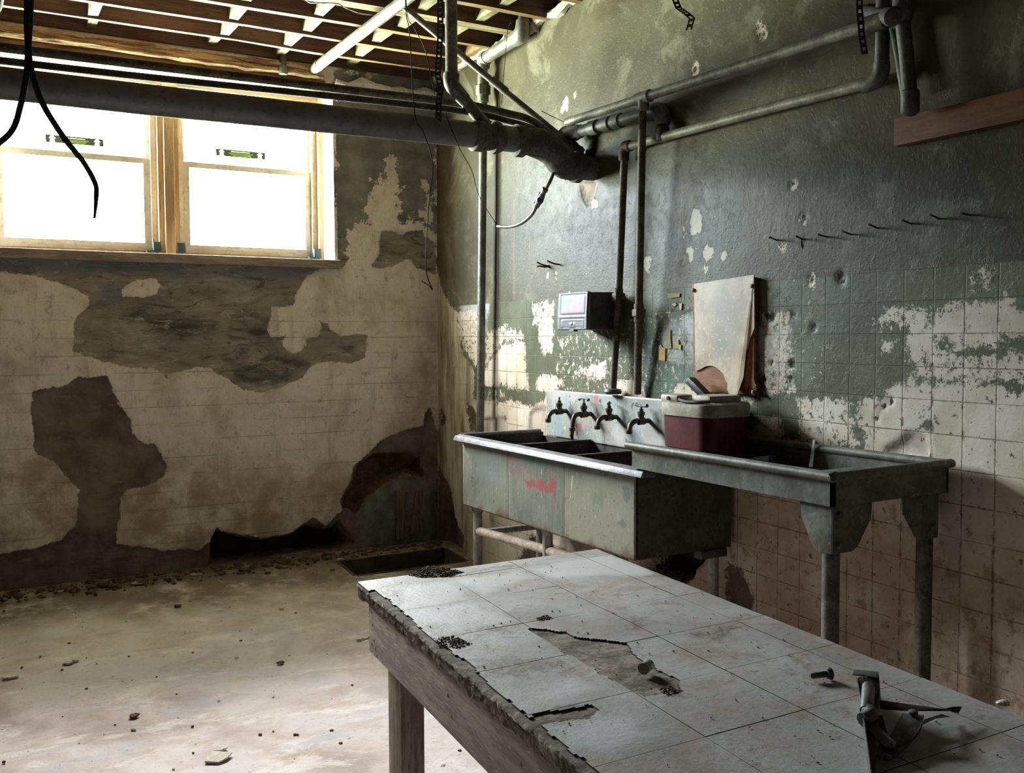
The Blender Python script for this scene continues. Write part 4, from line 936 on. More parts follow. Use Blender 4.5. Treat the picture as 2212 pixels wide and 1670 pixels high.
wire('pale loose wire draped across the joists', [WZ(655, -6, 3.215), WZ(668, 5, 3.205), WZ(690, 6, 3.2), WZ(728, 8, 3.2), WZ(745, 16, 3.2), WZ(775, 28, 3.2), WZ(805, 32, 3.205), WZ(830, 34, 3.215)], .003, mat='galv')
wire('thin black wire strung from the junction to the upper supply pipe', [WX(1170, 240, -.2), WX(1200, 255, -.12), WX(1235, 272, -.08)], .002)
CY = -2.25
t = thing('black_cable', 'pair of thick black cables hanging in front of the left window', 'cable', WY(62, 140, CY))
b = B(); b.tube([WY(70, -60, CY), WY(65, 40, CY), WY(60, 120, CY), WY(57, 160, CY), WY(45, 225, CY), WY(20, 290, CY), WY(-60, 345, CY)], .0105, 10, 6, rough=.05); b.build('left_cable', MAT['cable'], t, 60)
b = B(); b.tube([WY(62, -60, CY - .01), WY(58, 40, CY - .01), WY(64, 130, CY - .01), WY(76, 180, CY - .01), WY(95, 230, CY - .01), WY(140, 300, CY - .01), WY(180, 350, CY - .01), WY(205, 395, CY - .01), WY(208, 425, CY - .01), WY(204, 472, CY - .01)], [.0105] * 6 + [.0095, .009, .0085, .004], 10, 6, rough=.05); b.build('right_cable', MAT['cable'], t, 60)
wire('dark cable end in the upper left corner of the ceiling', [WZ(-12, 40, 3.2), WZ(2, 15, 3.2), WZ(8, -25, 3.2)], .008, 'hanging_cable', 'cable', 'cable')
b = B(); sp = WY(609, 150, -.03)
b.lathe(sp + np.array([0, -.02, .18]), (0, 0, -1), [(0, .022), (.16, .022), (.165, .03), (.20, .032), (.215, .025)], 14)
tag(b.build('pipe_stub', MAT['galv_dark'], None, 40), 'stub of pipe sticking down above the right window', 'pipe')

# ------------------------------------------------------------------ nails, hooks, tape scraps on the wall
NL = ['leftmost long nail of the row in the wall above the mirror board', 'second nail of the row from the left, with a wire scrap', 'third nail of the row from the left', 'fourth nail of the row from the left', 'fifth nail of the row from the left',
      'sixth nail of the row from the left', 'seventh nail of the row, second from the right', 'rightmost nail of the row in the wall']
for k, ((a, c), (d, e)) in enumerate(zip([(910, 1241), (1040, 1236), (1165, 1223), (1295, 1212), (1430, 1180), (1600, 1156), (1747, 1132), (1910, 1111)], [(868, 1224), (1006, 1219), (1120, 1210), (1243, 1193), (1380, 1157), (1552, 1136), (1698, 1108), (1854, 1099)])):
    p = WX(1300 + a * .4191, c * .4191, .012); q = WX(1300 + d * .4191, e * .4191, -.055)
    b = B(); b.cyl(p, q, .0032, .0032, 8); b.lathe(q, q - p, [(-.001, .005), (.002, .005)], 8)
    if k == 1: b.tube([p + np.array([-.012, 0, 0]), p + np.array([-.014, -.002, -.02]), p + np.array([-.012, -.006, -.035])], .002, 6, 4)
    tag(b.build('wall_nail', MAT['nail'], None, 40), NL[k], 'nail', 'nails in a row on the wall')
for k, (px, py, lab) in enumerate(((1186, 575, 'rusty double hook in the wall above the towel dispenser'), (1209, 572, 'single bent nail beside the rusty double hook'))):
    p = WX(px, py, 0.0); b = B()
    b.tube([p + np.array([.01, 0, 0]), p + np.array([-.02, .01, .004]), p + np.array([-.045, .018, .012]), p + np.array([-.06, .03, .022])], .0045, 8, 5)
    if k == 0: b.tube([p + np.array([.01, 0, 0]), p + np.array([-.02, .012, -.004]), p + np.array([-.045, .022, .0]), p + np.array([-.055, .036, .0])], .0045, 8, 5); b.rock(p, .012, .8)
    tag(b.build('wall_hook', MAT['rust'], None, 50), lab, 'hook')
K8 = (1380, 560, 300 / 1474)
def c8(p, x): return [WX(a, c_, x) for a, c_ in crop(*K8, p)]
for P, mt, lab in (([(210, 920), (235, 905), (245, 935), (280, 945), (275, 1080), (212, 1070)], 'amber', 'largest amber tape scrap, lowest and leftmost beside the mirror board'), ([(290, 745), (335, 750), (335, 850), (345, 945), (305, 950), (290, 895)], 'olive_tape', 'long narrow faded tape strip beside the mirror board'),
                   ([(365, 860), (420, 855), (425, 950), (360, 950)], 'olive_tape', 'square faded tape scrap right of the narrow strip'), ([(425, 905), (445, 910), (445, 965), (428, 960)], 'amber', 'small amber sliver at the edge of the square tape scrap'),
                   ([(300, 365), (435, 362), (430, 400), (330, 415), (300, 410)], 'olive_tape', 'uppermost wide faded tape strip beside the mirror board'), ([(345, 475), (385, 465), (400, 485), (375, 500)], 'amber', 'tiny amber scrap under the uppermost tape strip'), ([(425, 465), (458, 470), (450, 540), (430, 530)], 'amber', 'upright amber scrap under the uppermost tape strip')):
    b = B(); b.prism(c8(P, -.004), (.003, 0, 0)); tag(b.build('tape_scrap', MAT[mt], None, 0), lab, 'tape', 'tape scraps on the wall')

# ------------------------------------------------------------------ towel dispenser
t = thing('towel_dispenser', 'grey metal paper towel dispenser on the wall above the sink', 'dispenser', (0, -1.97, 1.53))
y0_, y1_, z0_, z1_, xf = -2.10, -1.838, 1.537, 1.722, -.20
b = B(); b.prism([(.002, y0_ + .004, z0_), (-.185, y0_ + .004, z0_), (-.185, y0_ + .004, z0_ + .06), (-.178, y0_ + .004, z1_ - .003), (.002, y0_ + .004, z1_)], (0, y1_ - y0_ - .008, 0), .003)
b.build('case', worn('dispenser_side', (.085, .088, .09), (.05, .052, .054), scale=12, rough=.5, metal=.1), t, 40)
us = np.linspace(0, 1, 44); vs = np.linspace(0, 1, 34); U, V = np.meshgrid(us, vs, indexing='ij')
Yd = y1_ + (y0_ - y1_) * U; Zd = z0_ + (z1_ - z0_) * V
def rrect(U, V, a0, a1, b0, b1): return np.minimum(np.minimum(U - a0, a1 - U) * .26, np.minimum(V - b0, b1 - V) * .185)
g = np.minimum(np.abs(rrect(U, V, .10, .93, .40, .93)), np.abs(rrect(U, V, .10, .90, .04, .29)))
line_ = .003 * (1 - sstep(.001, .006, g))
for vv_ in (.09, .15, .21): line_ += .003 * (1 - sstep(.0005, .004, np.abs(V - vv_) * .185)) * ((np.abs(U - .5) > .10) | (vv_ > .2)) * (U > .18) * (U < .86)
bow = .006 * np.sin(np.pi * U) ** .6 * 0
Xd = np.where(V < .36, -.196, -.196 + (V - .36) * .012) + line_ - bow
red = np.maximum(sdf(U, V, [blob(.62, .62, .16, .18, 12, .4), blob(.9, .72, .06, .09, 10, .4), blob(.5, .46, .3, .05, 10, .4), blob(.12, .42, .05, .05)], .5), -.5)
mD = M('dispenser_front_paint'); v_ = mD.coord((1, 1, 1))
c_ = mD.ramp(mD.noise(9, 6, .65, v_), [(.3, (.08, .085, .095)), (.6, (.105, .11, .12)), (.75, (.135, .14, .145))])
c_ = mD.mix(mD.math('MULTIPLY', mD.step(mD.math('ADD', mD.attr('red'), mD.math('MULTIPLY', mD.math('SUBTRACT', mD.noise(30, 6, .75, v_), .5), .4)), -.08, .10), .6), c_, (.30, .07, .085))
c_ = mD.mix(mD.math('MULTIPLY', mD.step(mD.attr('groove'), .0008, .002), .75), c_, (.03, .032, .036))
mD.done(c_, .5, .1, .4)
o = grid_obj('front_cover', us, vs, lambda a, b: (Xd, Yd, Zd), dict(red=red, groove=line_), mD.m, t)
sm = o.modifiers.new('solid', 'SOLIDIFY'); sm.thickness = .008; sm.offset = 0
b = B(); b.lathe((-.197, -1.968, z0_ + .03), (-1, 0, 0), [(-.002, .008), (.004, .009), (.006, .004)], 12); b.build('lock', MAT['iron'], t, 40)
b = B(); b.obox((-.19, -1.97, z0_ - .004), [(1, 0, 0), (0, 1, 0), (0, 0, 1)], (.012, .02, .005), .002); b.build('lever', MAT['iron'], t, 40)
b = B(); b.obox((-.185, y0_ + .004, (z0_ + z1_) / 2), [(1, 0, 0), (0, 1, 0), (.03, 0, 1)], (.006, .006, .092), .002); b.build('edge_trim', MAT['rim_metal'], t, 40)

# ------------------------------------------------------------------ mirror board with its peeling sheet
t = thing('mirror_board', 'orange plywood board with a torn mottled cream sheet peeling off it', 'board', (-.02, -2.87, 1.5))
b = B(); cs = c8([(565, 268), (1218, 190), (1222, 800), (1218, 1290), (1245, 1330), (1250, 1440), (1205, 1440), (560, 1398), (556, 1350), (575, 1300), (582, 700), (566, 420)], -.025)
b.prism(cs, (.022, 0, 0), .002); b.build('backing_board', MAT['plywood'], t, 40)
lam = [(585, 262), (1220, 165), (1225, 730), (1180, 850), (1140, 1000), (1118, 1160), (1110, 1250), (1085, 1475), (1035, 1490), (990, 1380), (960, 1320), (930, 1270), (900, 1225), (870, 1190), (835, 1158), (800, 1140), (770, 1132), (740, 1130), (700, 1140), (660, 1165), (600, 1190)]
mL = M('mottled_sheet'); v_ = mL.coord((1, 1, 1)); X_ = mL.xyz()
c_ = mL.ramp(mL.noise(7, 6, .65, v_, .3), [(.3, (.25, .185, .115)), (.5, (.36, .285, .19)), (.72, (.43, .36, .25))])
dy = mL.math('MULTIPLY', mL.math('ADD', X_['Y'], 2.89), 7.5); dz = mL.math('MULTIPLY', mL.math('ADD', X_['Z'], -1.55), 3.6)
rad = mL.math('SQRT', mL.math('ADD', mL.math('MULTIPLY', dy, dy), mL.math('MULTIPLY', dz, dz)))
st = mL.math('SUBTRACT', 1.0, mL.step(mL.math('ADD', rad, mL.math('MULTIPLY', mL.noise(16, 6, .75, v_), .9)), .75, 1.35))
c_ = mL.mix(mL.math('MULTIPLY', st, .7), c_, (.19, .185, .16))
c_ = mL.mix(mL.math('MULTIPLY', mL.step(mL.noise(55, 5, .7, v_), .585, .63), mL.step(X_['Y'], -3.02, -2.9)), c_, (.42, .41, .34))
c_ = mL.mix(mL.math('MULTIPLY', mL.step(mL.math('ADD', mL.noise(11, 6, .75, v_), mL.math('MULTIPLY', mL.math('ADD', X_['Y'], 3.03), -3.0)), .60, .62), mL.step(X_['Z'], 1.6, 1.62)), c_, (.50, .465, .38))
mL.done(c_, .45, 0, .4)
P = [np.array(p) for p in c8(lam, -.032)]
for i in range(7, 12): P[i][0] -= .01
for i in (7, 8, 9): P[i][0] -= .018
b = B(); b.prism(P, (.004, 0, 0)); b.build('peeling_sheet', mL.m, t, 30)
for q in ((588, 330), (1210, 285), (580, 1372), (1222, 1412)):
    p = c8([q], -.03)[0]; b = B(); b.lathe(p, (-1, 0, 0), [(-.004, .008), (.008, .009), (.011, .005)], 10); b.build('clip', MAT['iron'], t, 40)
p0, p1 = c8([(612, 1280), (645, 1310)], -.026); b = B(); b.cyl(p0, p1, .0025); b.build('screw', MAT['iron'], t)

# ------------------------------------------------------------------ three-compartment sink
SX, SY0, SY1, SZ0, SZ1 = -.528, -2.933, -1.425, .61, .985
t = thing('laundry_sink', 'long paint-splashed three-compartment sink with high backsplash on the tiled wall', 'sink', (-.28, -2.18, 0))
us = np.linspace(SY1, SY0, 150); vs = np.linspace(SZ0, SZ1 - .02, 40); U, V = np.meshgrid(us, vs, indexing='ij')
KS = (980, 900, 440 / 2212)
def cS(p): return [tuple(WX(a, c_, SX)[1:]) for a, c_ in crop(*KS, p)]
s_red = sdf(U, V, [cS([(780, 695), (900, 700), (960, 680), (1040, 740), (1075, 720), (1060, 640), (1110, 660), (1125, 720), (1120, 830), (1040, 810), (940, 790), (820, 760)]), cS([(1050, 560), (1072, 560), (1065, 620), (1052, 615)]), cS([(1104, 820), (1118, 820), (1115, 1010), (1108, 1010)])])
s_pink = sdf(U, V, [cS([(600, 440), (760, 470), (900, 640), (780, 660), (620, 620)])]); s_blue = sdf(U, V, [cS([(280, 380), (480, 420), (480, 640), (300, 620)]), cS([(350, 600), (460, 560), (480, 700), (360, 690)])])
s_grn = sdf(U, V, [cS([(1520, 860), (1560, 820), (1660, 860), (1620, 980), (1540, 930)]), cS([(760, 400), (1000, 450), (1100, 560), (800, 520)])]); s_cream = sdf(U, V, [cS([(1235, 680), (1960, 700), (1980, 1500), (1300, 1420), (1225, 1100)])])
s_slate = sdf(U, V, [cS([(1855, 780), (1880, 745), (1925, 770), (1942, 880), (1905, 930), (1865, 900)]), cS([(1790, 1150), (1860, 1110), (1900, 1180), (1850, 1210)]), cS([(1620, 1260), (1680, 1300), (1660, 1320)])])
s_wht = sdf(U, V, [cS([(966, 565), (976, 565), (972, 635), (966, 635)]), cS([(1300, 620), (1316, 640), (1300, 800), (1276, 940), (1290, 760)]), cS([(765, 530), (772, 530), (770, 760), (766, 760)])])
seam = np.minimum(np.abs(U - WX(1100, 1000, SX)[1]), np.abs(U - WX(1222, 1050, SX)[1]))
s_rust = .012 - (V - SZ0) + fbm(U, V, 16, 4, 50) * .045
mF = mat_front_paint('sink_front_paint', (.165, .178, .145), [('cream', (.235, .23, .17), .7, .05), ('blue', (.15, .185, .225), .55, .05), ('pink', (.20, .14, .125), .55, .05), ('green', (.09, .145, .10), .6, .03), ('red', (.30, .035, .05), .8, .010), ('slate', (.12, .13, .14), .9, .005), ('white', (.42, .42, .37), .8, .003), ('rustedge', (.115, .065, .042), .8, .02), ('seam', (.09, .07, .055), .8, .003)])
o = grid_obj('front_panel', us, vs, lambda a, b: (np.full_like(a, SX) + .0015 * fbm(a, b, 3, 3, 51) + .0025 * (1 - sstep(0, .006, seam)), a, b),
             dict(red=s_red, pink=s_pink, blue=s_blue, green=s_grn, cream=s_cream, slate=s_slate, white=s_wht, rustedge=s_rust, seam=.004 - seam), mF, t)
o['label'] = 'front panel with red paint splash'
sm = o.modifiers.new('solid', 'SOLIDIFY'); sm.thickness = .008; sm.offset = 1
b = B(); b.box(SX + .008, -.03, SY0, SY0 + .012, SZ0, SZ1 - .01); b.build('end_panel', MAT['sink_end'], t, 30)
b = B(); b.box(SX + .01, -.04, SY0 + .012, SY1 - .012, SZ0, SZ0 + .012); b.box(SX + .01, -.04, SY1 - .012, SY1, SZ0, SZ1 - .01); b.box(-.045, -.032, SY0 + .012, SY1 - .012, SZ0 + .01, SZ1 - .03); b.build('basin', MAT['sink_dark'], t, 30)
for yy in (-1.915, -2.42):
    b = B(); b.box(SX + .01, -.05, yy - .008, yy + .008, SZ0 + .012, SZ1 - .012); b.box(SX + .01, -.05, yy - .011, yy + .011, SZ1 - .022, SZ1 - .008, .003); b.build('divider', MAT['sink_dark'], t, 30)
b = B(); rz = SZ1
b.tube([(-.05, SY1 + .005, rz - .008), (SX - .02, SY1 + .005, rz - .006)], .014, 10, 1)
b.prism([(SX - .058, SY1 + .02, rz - .028), (SX - .045, SY1 + .02, rz - .004), (SX - .012, SY1 + .02, rz + .003), (SX + .016, SY1 + .02, rz - .005), (SX + .016, SY1 + .02, rz - .03), (SX - .02, SY1 + .02, rz - .028)], (0, SY0 - .10 - SY1 - .02, 0), .004)
b.tube([(-.05, SY0 - .035, rz - .012), (SX - .02, SY0 - .035, rz - .012)], .014, 10, 1)
b.box(SX, -.06, SY0 - .045, SY0 + .005, rz - .022, rz - .012)
b.build('rim', MAT['rim_metal'], t, 40)
# backsplash
BY0, BY1, BZ0, BZ1, BXF = -2.96, -1.478, .96, 1.212, -.024
us = np.linspace(BY1, BY0, 130); vs = np.linspace(BZ0, BZ1, 34); U, V = np.meshgrid(us, vs, indexing='ij')
KB = (1140, 820, 340 / 2212)
def cB(p): return [tuple(WX(a, c_, BXF)[1:]) for a, c_ in crop(*KB, p)]
mB = mat_front_paint('backsplash_paint', (.26, .28, .265), [('pinkw', (.44, .395, .41), .7, .05), ('blue', (.19, .28, .31), .7, .05), ('tan', (.31, .235, .205), .7, .03), ('slate', (.17, .185, .195), .7, .04), ('red', (.40, .08, .11), .8, .01), ('orange', (.36, .22, .14), .5, .03), ('yellow', (.70, .62, .25), .9, .004), ('dark', (.05, .05, .05), .95, .004), ('topedge', (.40, .31, .28), .8, .004)], .5)
o = grid_obj('backsplash', us, vs, lambda a, b: (np.full_like(a, BXF) + .001 * fbm(a, b, 6, 3, 55), a, b),
             dict(red=sdf(U, V, [cB([(995, 190), (1045, 185), (1040, 280), (990, 370), (985, 260)]), cB([(750, 620), (790, 610), (810, 650), (780, 680), (800, 740), (755, 745)]), cB([(970, 380), (1000, 420), (1080, 500), (1060, 510)])]),
                  blue=sdf(U, V, [cB([(430, 480), (530, 470), (520, 860), (420, 860)]), cB([(1215, 200), (1280, 210), (1270, 440), (1215, 480)]), cB([(1450, 690), (1600, 690), (1640, 900), (1460, 990)]), cB([(520, 220), (620, 230), (600, 330), (540, 330)])]),
                  pinkw=sdf(U, V, [cB([(1130, 740), (1300, 640), (1420, 760), (1440, 1040), (1180, 1040)]), cB([(1640, 800), (1920, 820), (1920, 1000), (1640, 980)]), cB([(360, 130), (900, 150), (700, 260), (400, 300)]), cB([(1580, 600), (1680, 640), (1660, 720), (1560, 680)])]),
                  tan=sdf(U, V, [cB([(1150, 590), (1240, 600), (1220, 690), (1160, 690)]), cB([(1700, 720), (1880, 720), (1870, 800), (1720, 810)]), cB([(860, 480), (930, 520), (940, 580), (880, 590)])]), slate=sdf(U, V, [cB([(1420, 230), (1900, 260), (1900, 420), (1700, 420), (1480, 330)]), cB([(1800, 560), (1900, 560), (1900, 700), (1830, 700)])]),
                  orange=sdf(U, V, [cB([(860, 500), (920, 560), (900, 640), (850, 600)])]), yellow=sdf(U, V, [cB([(555, 665), (580, 660), (575, 700), (558, 705)])]),
                  dark=sdf(U, V, [cB([(1045, 300), (1065, 250), (1090, 300), (1080, 340)]), cB([(1425, 830), (1450, 830), (1445, 1030), (1425, 1030)]), cB([(725, 720), (750, 700), (755, 780), (735, 790)]), cB([(1290, 250), (1310, 240), (1330, 290), (1300, 290)]), cB([(1500, 330), (1560, 320), (1550, 350), (1520, 360), (1540, 500), (1520, 490)])]),
                  topedge=V - (BZ1 - .006)), mB, t)
o['label'] = 'backsplash of pale blotched paint'
sm = o.modifiers.new('solid', 'SOLIDIFY'); sm.thickness = .022; sm.offset = 1
for (px, py, hd) in ((1232, 886, 0), (1285, 893, 1), (1340, 893, 2), (1408, 905, 3)):
    y, z = WX(px, py, BXF)[1:]; z = 1.107
    y = {0: -1.683, 1: -1.915, 2: -2.135, 3: -2.392}[hd]
    b = B(); O = np.array([BXF, y, z])
    b.lathe(O, (-1, 0, 0), [(.0, .021), (.006, .021), (.009, .012), (.045, .012), (.05, .017), (.085, .018), (.09, .012)], 14)
    drop = .075 if hd == 1 else .048
    b.tube([O + np.array([-.06, 0, 0]), O + np.array([-.10, 0, .002]), O + np.array([-.128, 0, -.014]), O + np.array([-.138, 0, -drop])], [.013, .0125, .012, .0115], 12, 6)
    b.lathe(O + np.array([-.138, 0, -drop]), (0, 0, -1), [(-.012, .012), (-.01, .0165), (.004, .0165), (.008, .012)], 12)
    if hd == 1: b.tube([O + np.array([-.138, 0, -drop]), O + np.array([-.142, 0, -drop - .03]), O + np.array([-.138, -.004, -drop - .05])], [.012, .011, .006], 10, 4)
    b.lathe(O + np.array([-.068, 0, .008]), (0, 0, 1), [(0, .013), (.02, .015), (.022, .018), (.034, .018), (.038, .011), (.05, .0095)], 12)
    fa = b.build('faucet', MAT['brass'], t, 40)
    b = B(); T = O + np.array([-.068, 0, .055])
    b.cyl(T, T + np.array([0, 0, .022]), .005, .005, 8)
    if hd == 1: b.tube([T + np.array([.0, .042, .02]), T + np.array([0, .02, .026]), T + np.array([0, -.02, .026]), T + np.array([0, -.042, .02])], [.009, .0055, .0055, .009], 10, 4)
    if hd == 2: b.tube([T + np.array([.02, .02, .012]), T + np.array([0, 0, .018]), T + np.array([-.018, -.02, .012])], [.007, .006, .007], 8, 3)
    if hd == 3: b.tube([T + np.array([0, .04, .02]), T + np.array([0, .015, .016]), T + np.array([0, -.015, .016]), T + np.array([0, -.045, .02])], [.0085, .0055, .0055, .009], 10, 4)
    b.build('faucet_handle' if hd else 'faucet_stem', MAT['iron'], fa, 40)
for (yy, xx, sz) in ((SY1 - .045, SX + .055, 1), (-2.175, SX + .055, 1), (SY1 - .06, -.09, 1), (-2.90, -.10, 1), (-2.86, SX + .055, 1), (-2.175, -.09, 1)):
    b = B(); zf = float(floor_z(yy)) - .004
    b.tube([(xx, yy, zf), (xx, yy, SZ0 + .002)], .0245, 14, 1, rough=.01); b.lathe((xx, yy, SZ0 - .03), (0, 0, 1), [(-.005, .025), (0, .03), (.03, .031)], 14); b.lathe((xx, yy, zf), (0, 0, 1), [(0, .036), (.012, .034), (.02, .026)], 14)
    b.build('leg', MAT['leg_paint'], t, 50)
b = B(); b.tube([(SX + .057, SY1 - .06, .472), (SX + .057, -2.165, .50), (SX + .057, -2.85, .51)], .0225, 14, 1, rough=.01); b.build('rail', MAT['rail_paint'], t, 60)
b = B(); b.tube([(SX + .06, SY1 - .05, .46), (-.09, SY1 - .06, .46)], .018, 12, 1); b.build('rail', MAT['leg_paint'], t, 60)
b = B(); b.box(-.20, -.06, SY0 - .012, SY0 + .04, SZ0 - .035, SZ0, .004); b.build('support_bracket', MAT['sink_end'], t, 30)

# ------------------------------------------------------------------ steel drainboard on pipe legs
QX0, QX1, QY0, QY1, QZ = -.575, -.035, -3.965, -2.965, 1.078
t = thing('drainboard', 'grey steel drainboard table with rolled rim between the sink and the right edge', 'drainboard', (-.3, -3.45, 0))
b = B(); zt = .995
b.box(QX0 + .012, QX1, QY0 + .012, QY1 + .01, zt, zt + .006)
b.prism([(QX0, QY0, QZ), (QX0, QY1, QZ + .004), (QX0, QY1, zt - .005), (QX0, QY0, zt - .01)], (.012, 0, 0)); b.prism([(QX0, QY0, QZ), (QX1, QY0, QZ + .004), (QX1, QY0, zt - .01), (QX0, QY0, zt - .01)], (0, .012, 0))
b.prism([(QX1, QY0, QZ), (QX1, QY1 - .05, QZ), (QX1, QY1 - .05, zt), (QX1, QY0, zt)], (-.01, 0, 0))
b.build('tray', MAT['tray'], t, 30)
b = B()
b.tube([(QX0 - .008, QY1 + .015, QZ + .0), (QX0 - .008, QY0 - .005, QZ)], .0185, 14, 1, squash=.8); b.tube([(QX0 - .012, QY0 - .008, QZ), (QX1, QY0 - .008, QZ + .004)], .0185, 14, 1, squash=.8)
b.tube([(QX1 - .004, QY1 - .05, QZ - .002), (QX1 - .004, QY0, QZ)], .016, 14, 1); b.rock((QX0 - .008, QY0 - .006, QZ), .021, 1, 2)
b.build('rolled_rim', MAT['tray'], t, 50)
for (xx, yy, sgn, far) in ((QX0 + .045, QY0 + .045, 1, 0), (QX1 - .055, QY0 + .045, -1, 1)):
    b = B(); b.tube([(xx, yy, float(floor_z(yy)) - .004), (xx, yy, .98)], .0265, 18, 1, rough=.008); b.lathe((xx, yy, 0), (0, 0, 1), [(-.004, .04), (.012, .037), (.02, .028)], 16)
    lg = b.build('leg', MAT['tray_leg'] if not far else MAT['pipe_brown'], t, 50)
    x_o = xx - sgn * .0275
    b = B(); zb_ = .835
    b.prism([(x_o, yy - .03, zt - .002), (x_o, yy + .105, zt - .002), (x_o, yy + .095, .93), (x_o, yy + .05, zb_ + .012), (x_o, yy + .03, zb_), (x_o, yy - .03, zb_)], (sgn * .004, 0, 0), .001)
    y_o = yy - .0285
    b.prism([(x_o, y_o, zt - .002), (xx + sgn * .15, y_o, zt - .002), (xx + sgn * .145, y_o, .93), (xx + sgn * .085, y_o, zb_ + .012), (xx + sgn * .06, y_o, zb_), (x_o, y_o, zb_)], (0, .004, 0), .001)
    b.build('gusset', MAT['tray'], lg, 30)
    for zz in ((.955, .86) if not far else (.875,)):
        b = B(); b.hexnut((xx + sgn * .0, y_o - .006, zz), (0, 1, 0), .011, .012); b.build('bolt', MAT['iron'], lg, 30)
tag(o, None)
b = B(); b.obox((-.16, -3.235, 1.022), [(.25, -1, .18), (1, .25, 0), (0, .18, 1)], (.055, .03, .012), .004); tag(b.build('plastic_scrap', MAT['tape_dark']), 'dark plastic scrap leaning in the drainboard near its back edge', 'scrap')
b = B(); b.obox((-.24, -3.66, 1.028), [(.6, -.6, .12), (.6, .6, 0), (0, .1, 1)], (.085, .035, .008), .003); tag(b.build('plastic_scrap', MAT['tape_dark']), 'dark flat scrap lying in the right end of the drainboard', 'scrap')
b = B(); p_ = WX(1758, 985, -.06); b.prism([p_ + np.array([0, .006, .06]), p_ + np.array([0, -.004, .06]), p_ + np.array([-.02, -.012, -.04]), p_ + np.array([-.02, .006, -.04])], (.004, 0, 0)); tag(b.build('painted_strip', MAT['pale_blue'], None, 0), 'thin pale blue-green strip standing in the drainboard', 'strip')
b = B()
for k in range(60): b.rock((random.uniform(-.5, -.06), random.uniform(-3.9, -3.1), 1.003), random.uniform(.002, .007), .5, 1)
tag(b.build('tray_crumbs', MAT['dirt'], None, 0), 'scattered crumbs in the bottom of the drainboard', 'dirt', kind='stuff')

# ------------------------------------------------------------------ picnic cooler
t = thing('cooler', 'maroon picnic cooler with a grubby cream lid between the sink and the drainboard', 'cooler', (-.18, -2.945, 1.0))
def rr(x0, x1, y0, y1, r, n=5):
    P = []
    for cx, cy, a0 in ((x1 - r, y1 - r, 0), (x0 + r, y1 - r, 90), (x0 + r, y0 + r, 180), (x1 - r, y0 + r, 270)):
        for k in range(n + 1):
            a = math.radians(a0 + 90 * k / n); P.append((cx + r * math.cos(a), cy + r * math.sin(a)))
    return P
def loft(b, secs):
    b.ring_sweep([[(x, y, z) for x, y in rr(x0, x1, y0, y1, r)] for x0, x1, y0, y1, r, z in secs])
cx0, cx1, cy0, cy1 = -.31, -.06, -3.095, -2.795
b = B(); loft(b, [(cx0 + .012, cx1 - .012, cy0 + .012, cy1 - .012, .05, 1.003), (cx0 + .008, cx1 - .008, cy0 + .008, cy1 - .008, .055, 1.03), (cx0 + .008, cx1 - .008, cy0 + .008, cy1 - .008, .055, 1.045), (cx0 + .004, cx1 - .004, cy0 + .004, cy1 - .004, .055, 1.047), (cx0, cx1, cy0, cy1, .055, 1.185)])
b.build('body', MAT['cooler_red'], t, 40)
b = B(); loft(b, [(cx0 - .006, cx1 + .004, cy0 - .006, cy1 + .006, .055, 1.178), (cx0 - .008, cx1 + .004, cy0 - .008, cy1 + .008, .055, 1.20), (cx0 - .005, cx1 + .004, cy0 - .005, cy1 + .006, .052, 1.228), (cx0 + .01, cx1, cy0 + .01, cy1 - .01, .045, 1.234)])
lid = b.build('lid', MAT['cooler_cream'], t, 40)
b = B(); b.box(cx0 + .004, cx0 + .09, cy1 - .115, cy1 - .005, 1.228, 1.262, .012); b.build('handle_block', MAT['cooler_cream'], lid, 40)
b = B(); b.box(cx0 + .06, cx1 - .02, cy0 + .05, cy1 - .14, 1.23, 1.262, .01); b.build('lid_panel', MAT['cooler_cream'], lid, 40)
b = B(); b.tube([(cx0 + .012, cy1 - .12, 1.243), (cx0 + .0, cy1 - .18, 1.238), (cx0 + .004, cy0 + .06, 1.24), (cx0 + .03, cy0 + .015, 1.243)], .007, 8, 6); b.build('handle_rope', MAT['sink_dark'], lid, 50)
b = B(); b.lathe((cx0 + .003, cy1 - .06, 1.247), (-1, 0, 0), [(-.004, .008), (.004, .008), (.005, .004)], 12); b.build('hinge_pin', MAT['rust'], lid, 40)
b = B(); b.obox((-.09, -2.80, 1.272), [(.0, 1, .62), (0, -.62, 1), (1, 0, 0)], (.075, .016, .02), .004); tag(b.build('plastic_bar', MAT['navy']), 'dark navy bar sticking up behind the cooler lid', 'bar')

# ------------------------------------------------------------------ work table with worn vinyl tiles
TZ = .80
SH = .088                                                 # the top runs slightly askew to the room
def TX(x, y): return x + SH * (y + 3.4)
LX, RX, FY, NY = -1.872, -1.035, -3.385, -5.35
t = thing('work_table', 'large weathered wooden table with a broken grey tile top in the foreground', 'table', (TX(-1.45, -4.3), -4.3, 0))
rngx = random.Random(5)
us = np.linspace(LX, RX, 72); vs = np.linspace(NY, FY, 170); U, V = np.meshgrid(us, vs, indexing='ij')
ed = np.minimum(np.minimum(U - LX, RX - U), FY - V)
rag = .012 * (1 - sstep(0, .05, ed)) * (fbm(U, V, 40, 3, 61) - .3)
b = B()                                                   # core board with a ragged crumbling edge
def side(n, a, c_): return [np.array(a) * (1 - k / n) + np.array(c_) * k / n for k in range(n)]
ring = side(330, (LX, NY), (LX, FY)) + side(150, (LX, FY), (RX, FY)) + side(330, (RX, FY), (RX, NY)) + side(8, (RX, NY), (LX, NY))
R_ = np.array(ring); rings = []
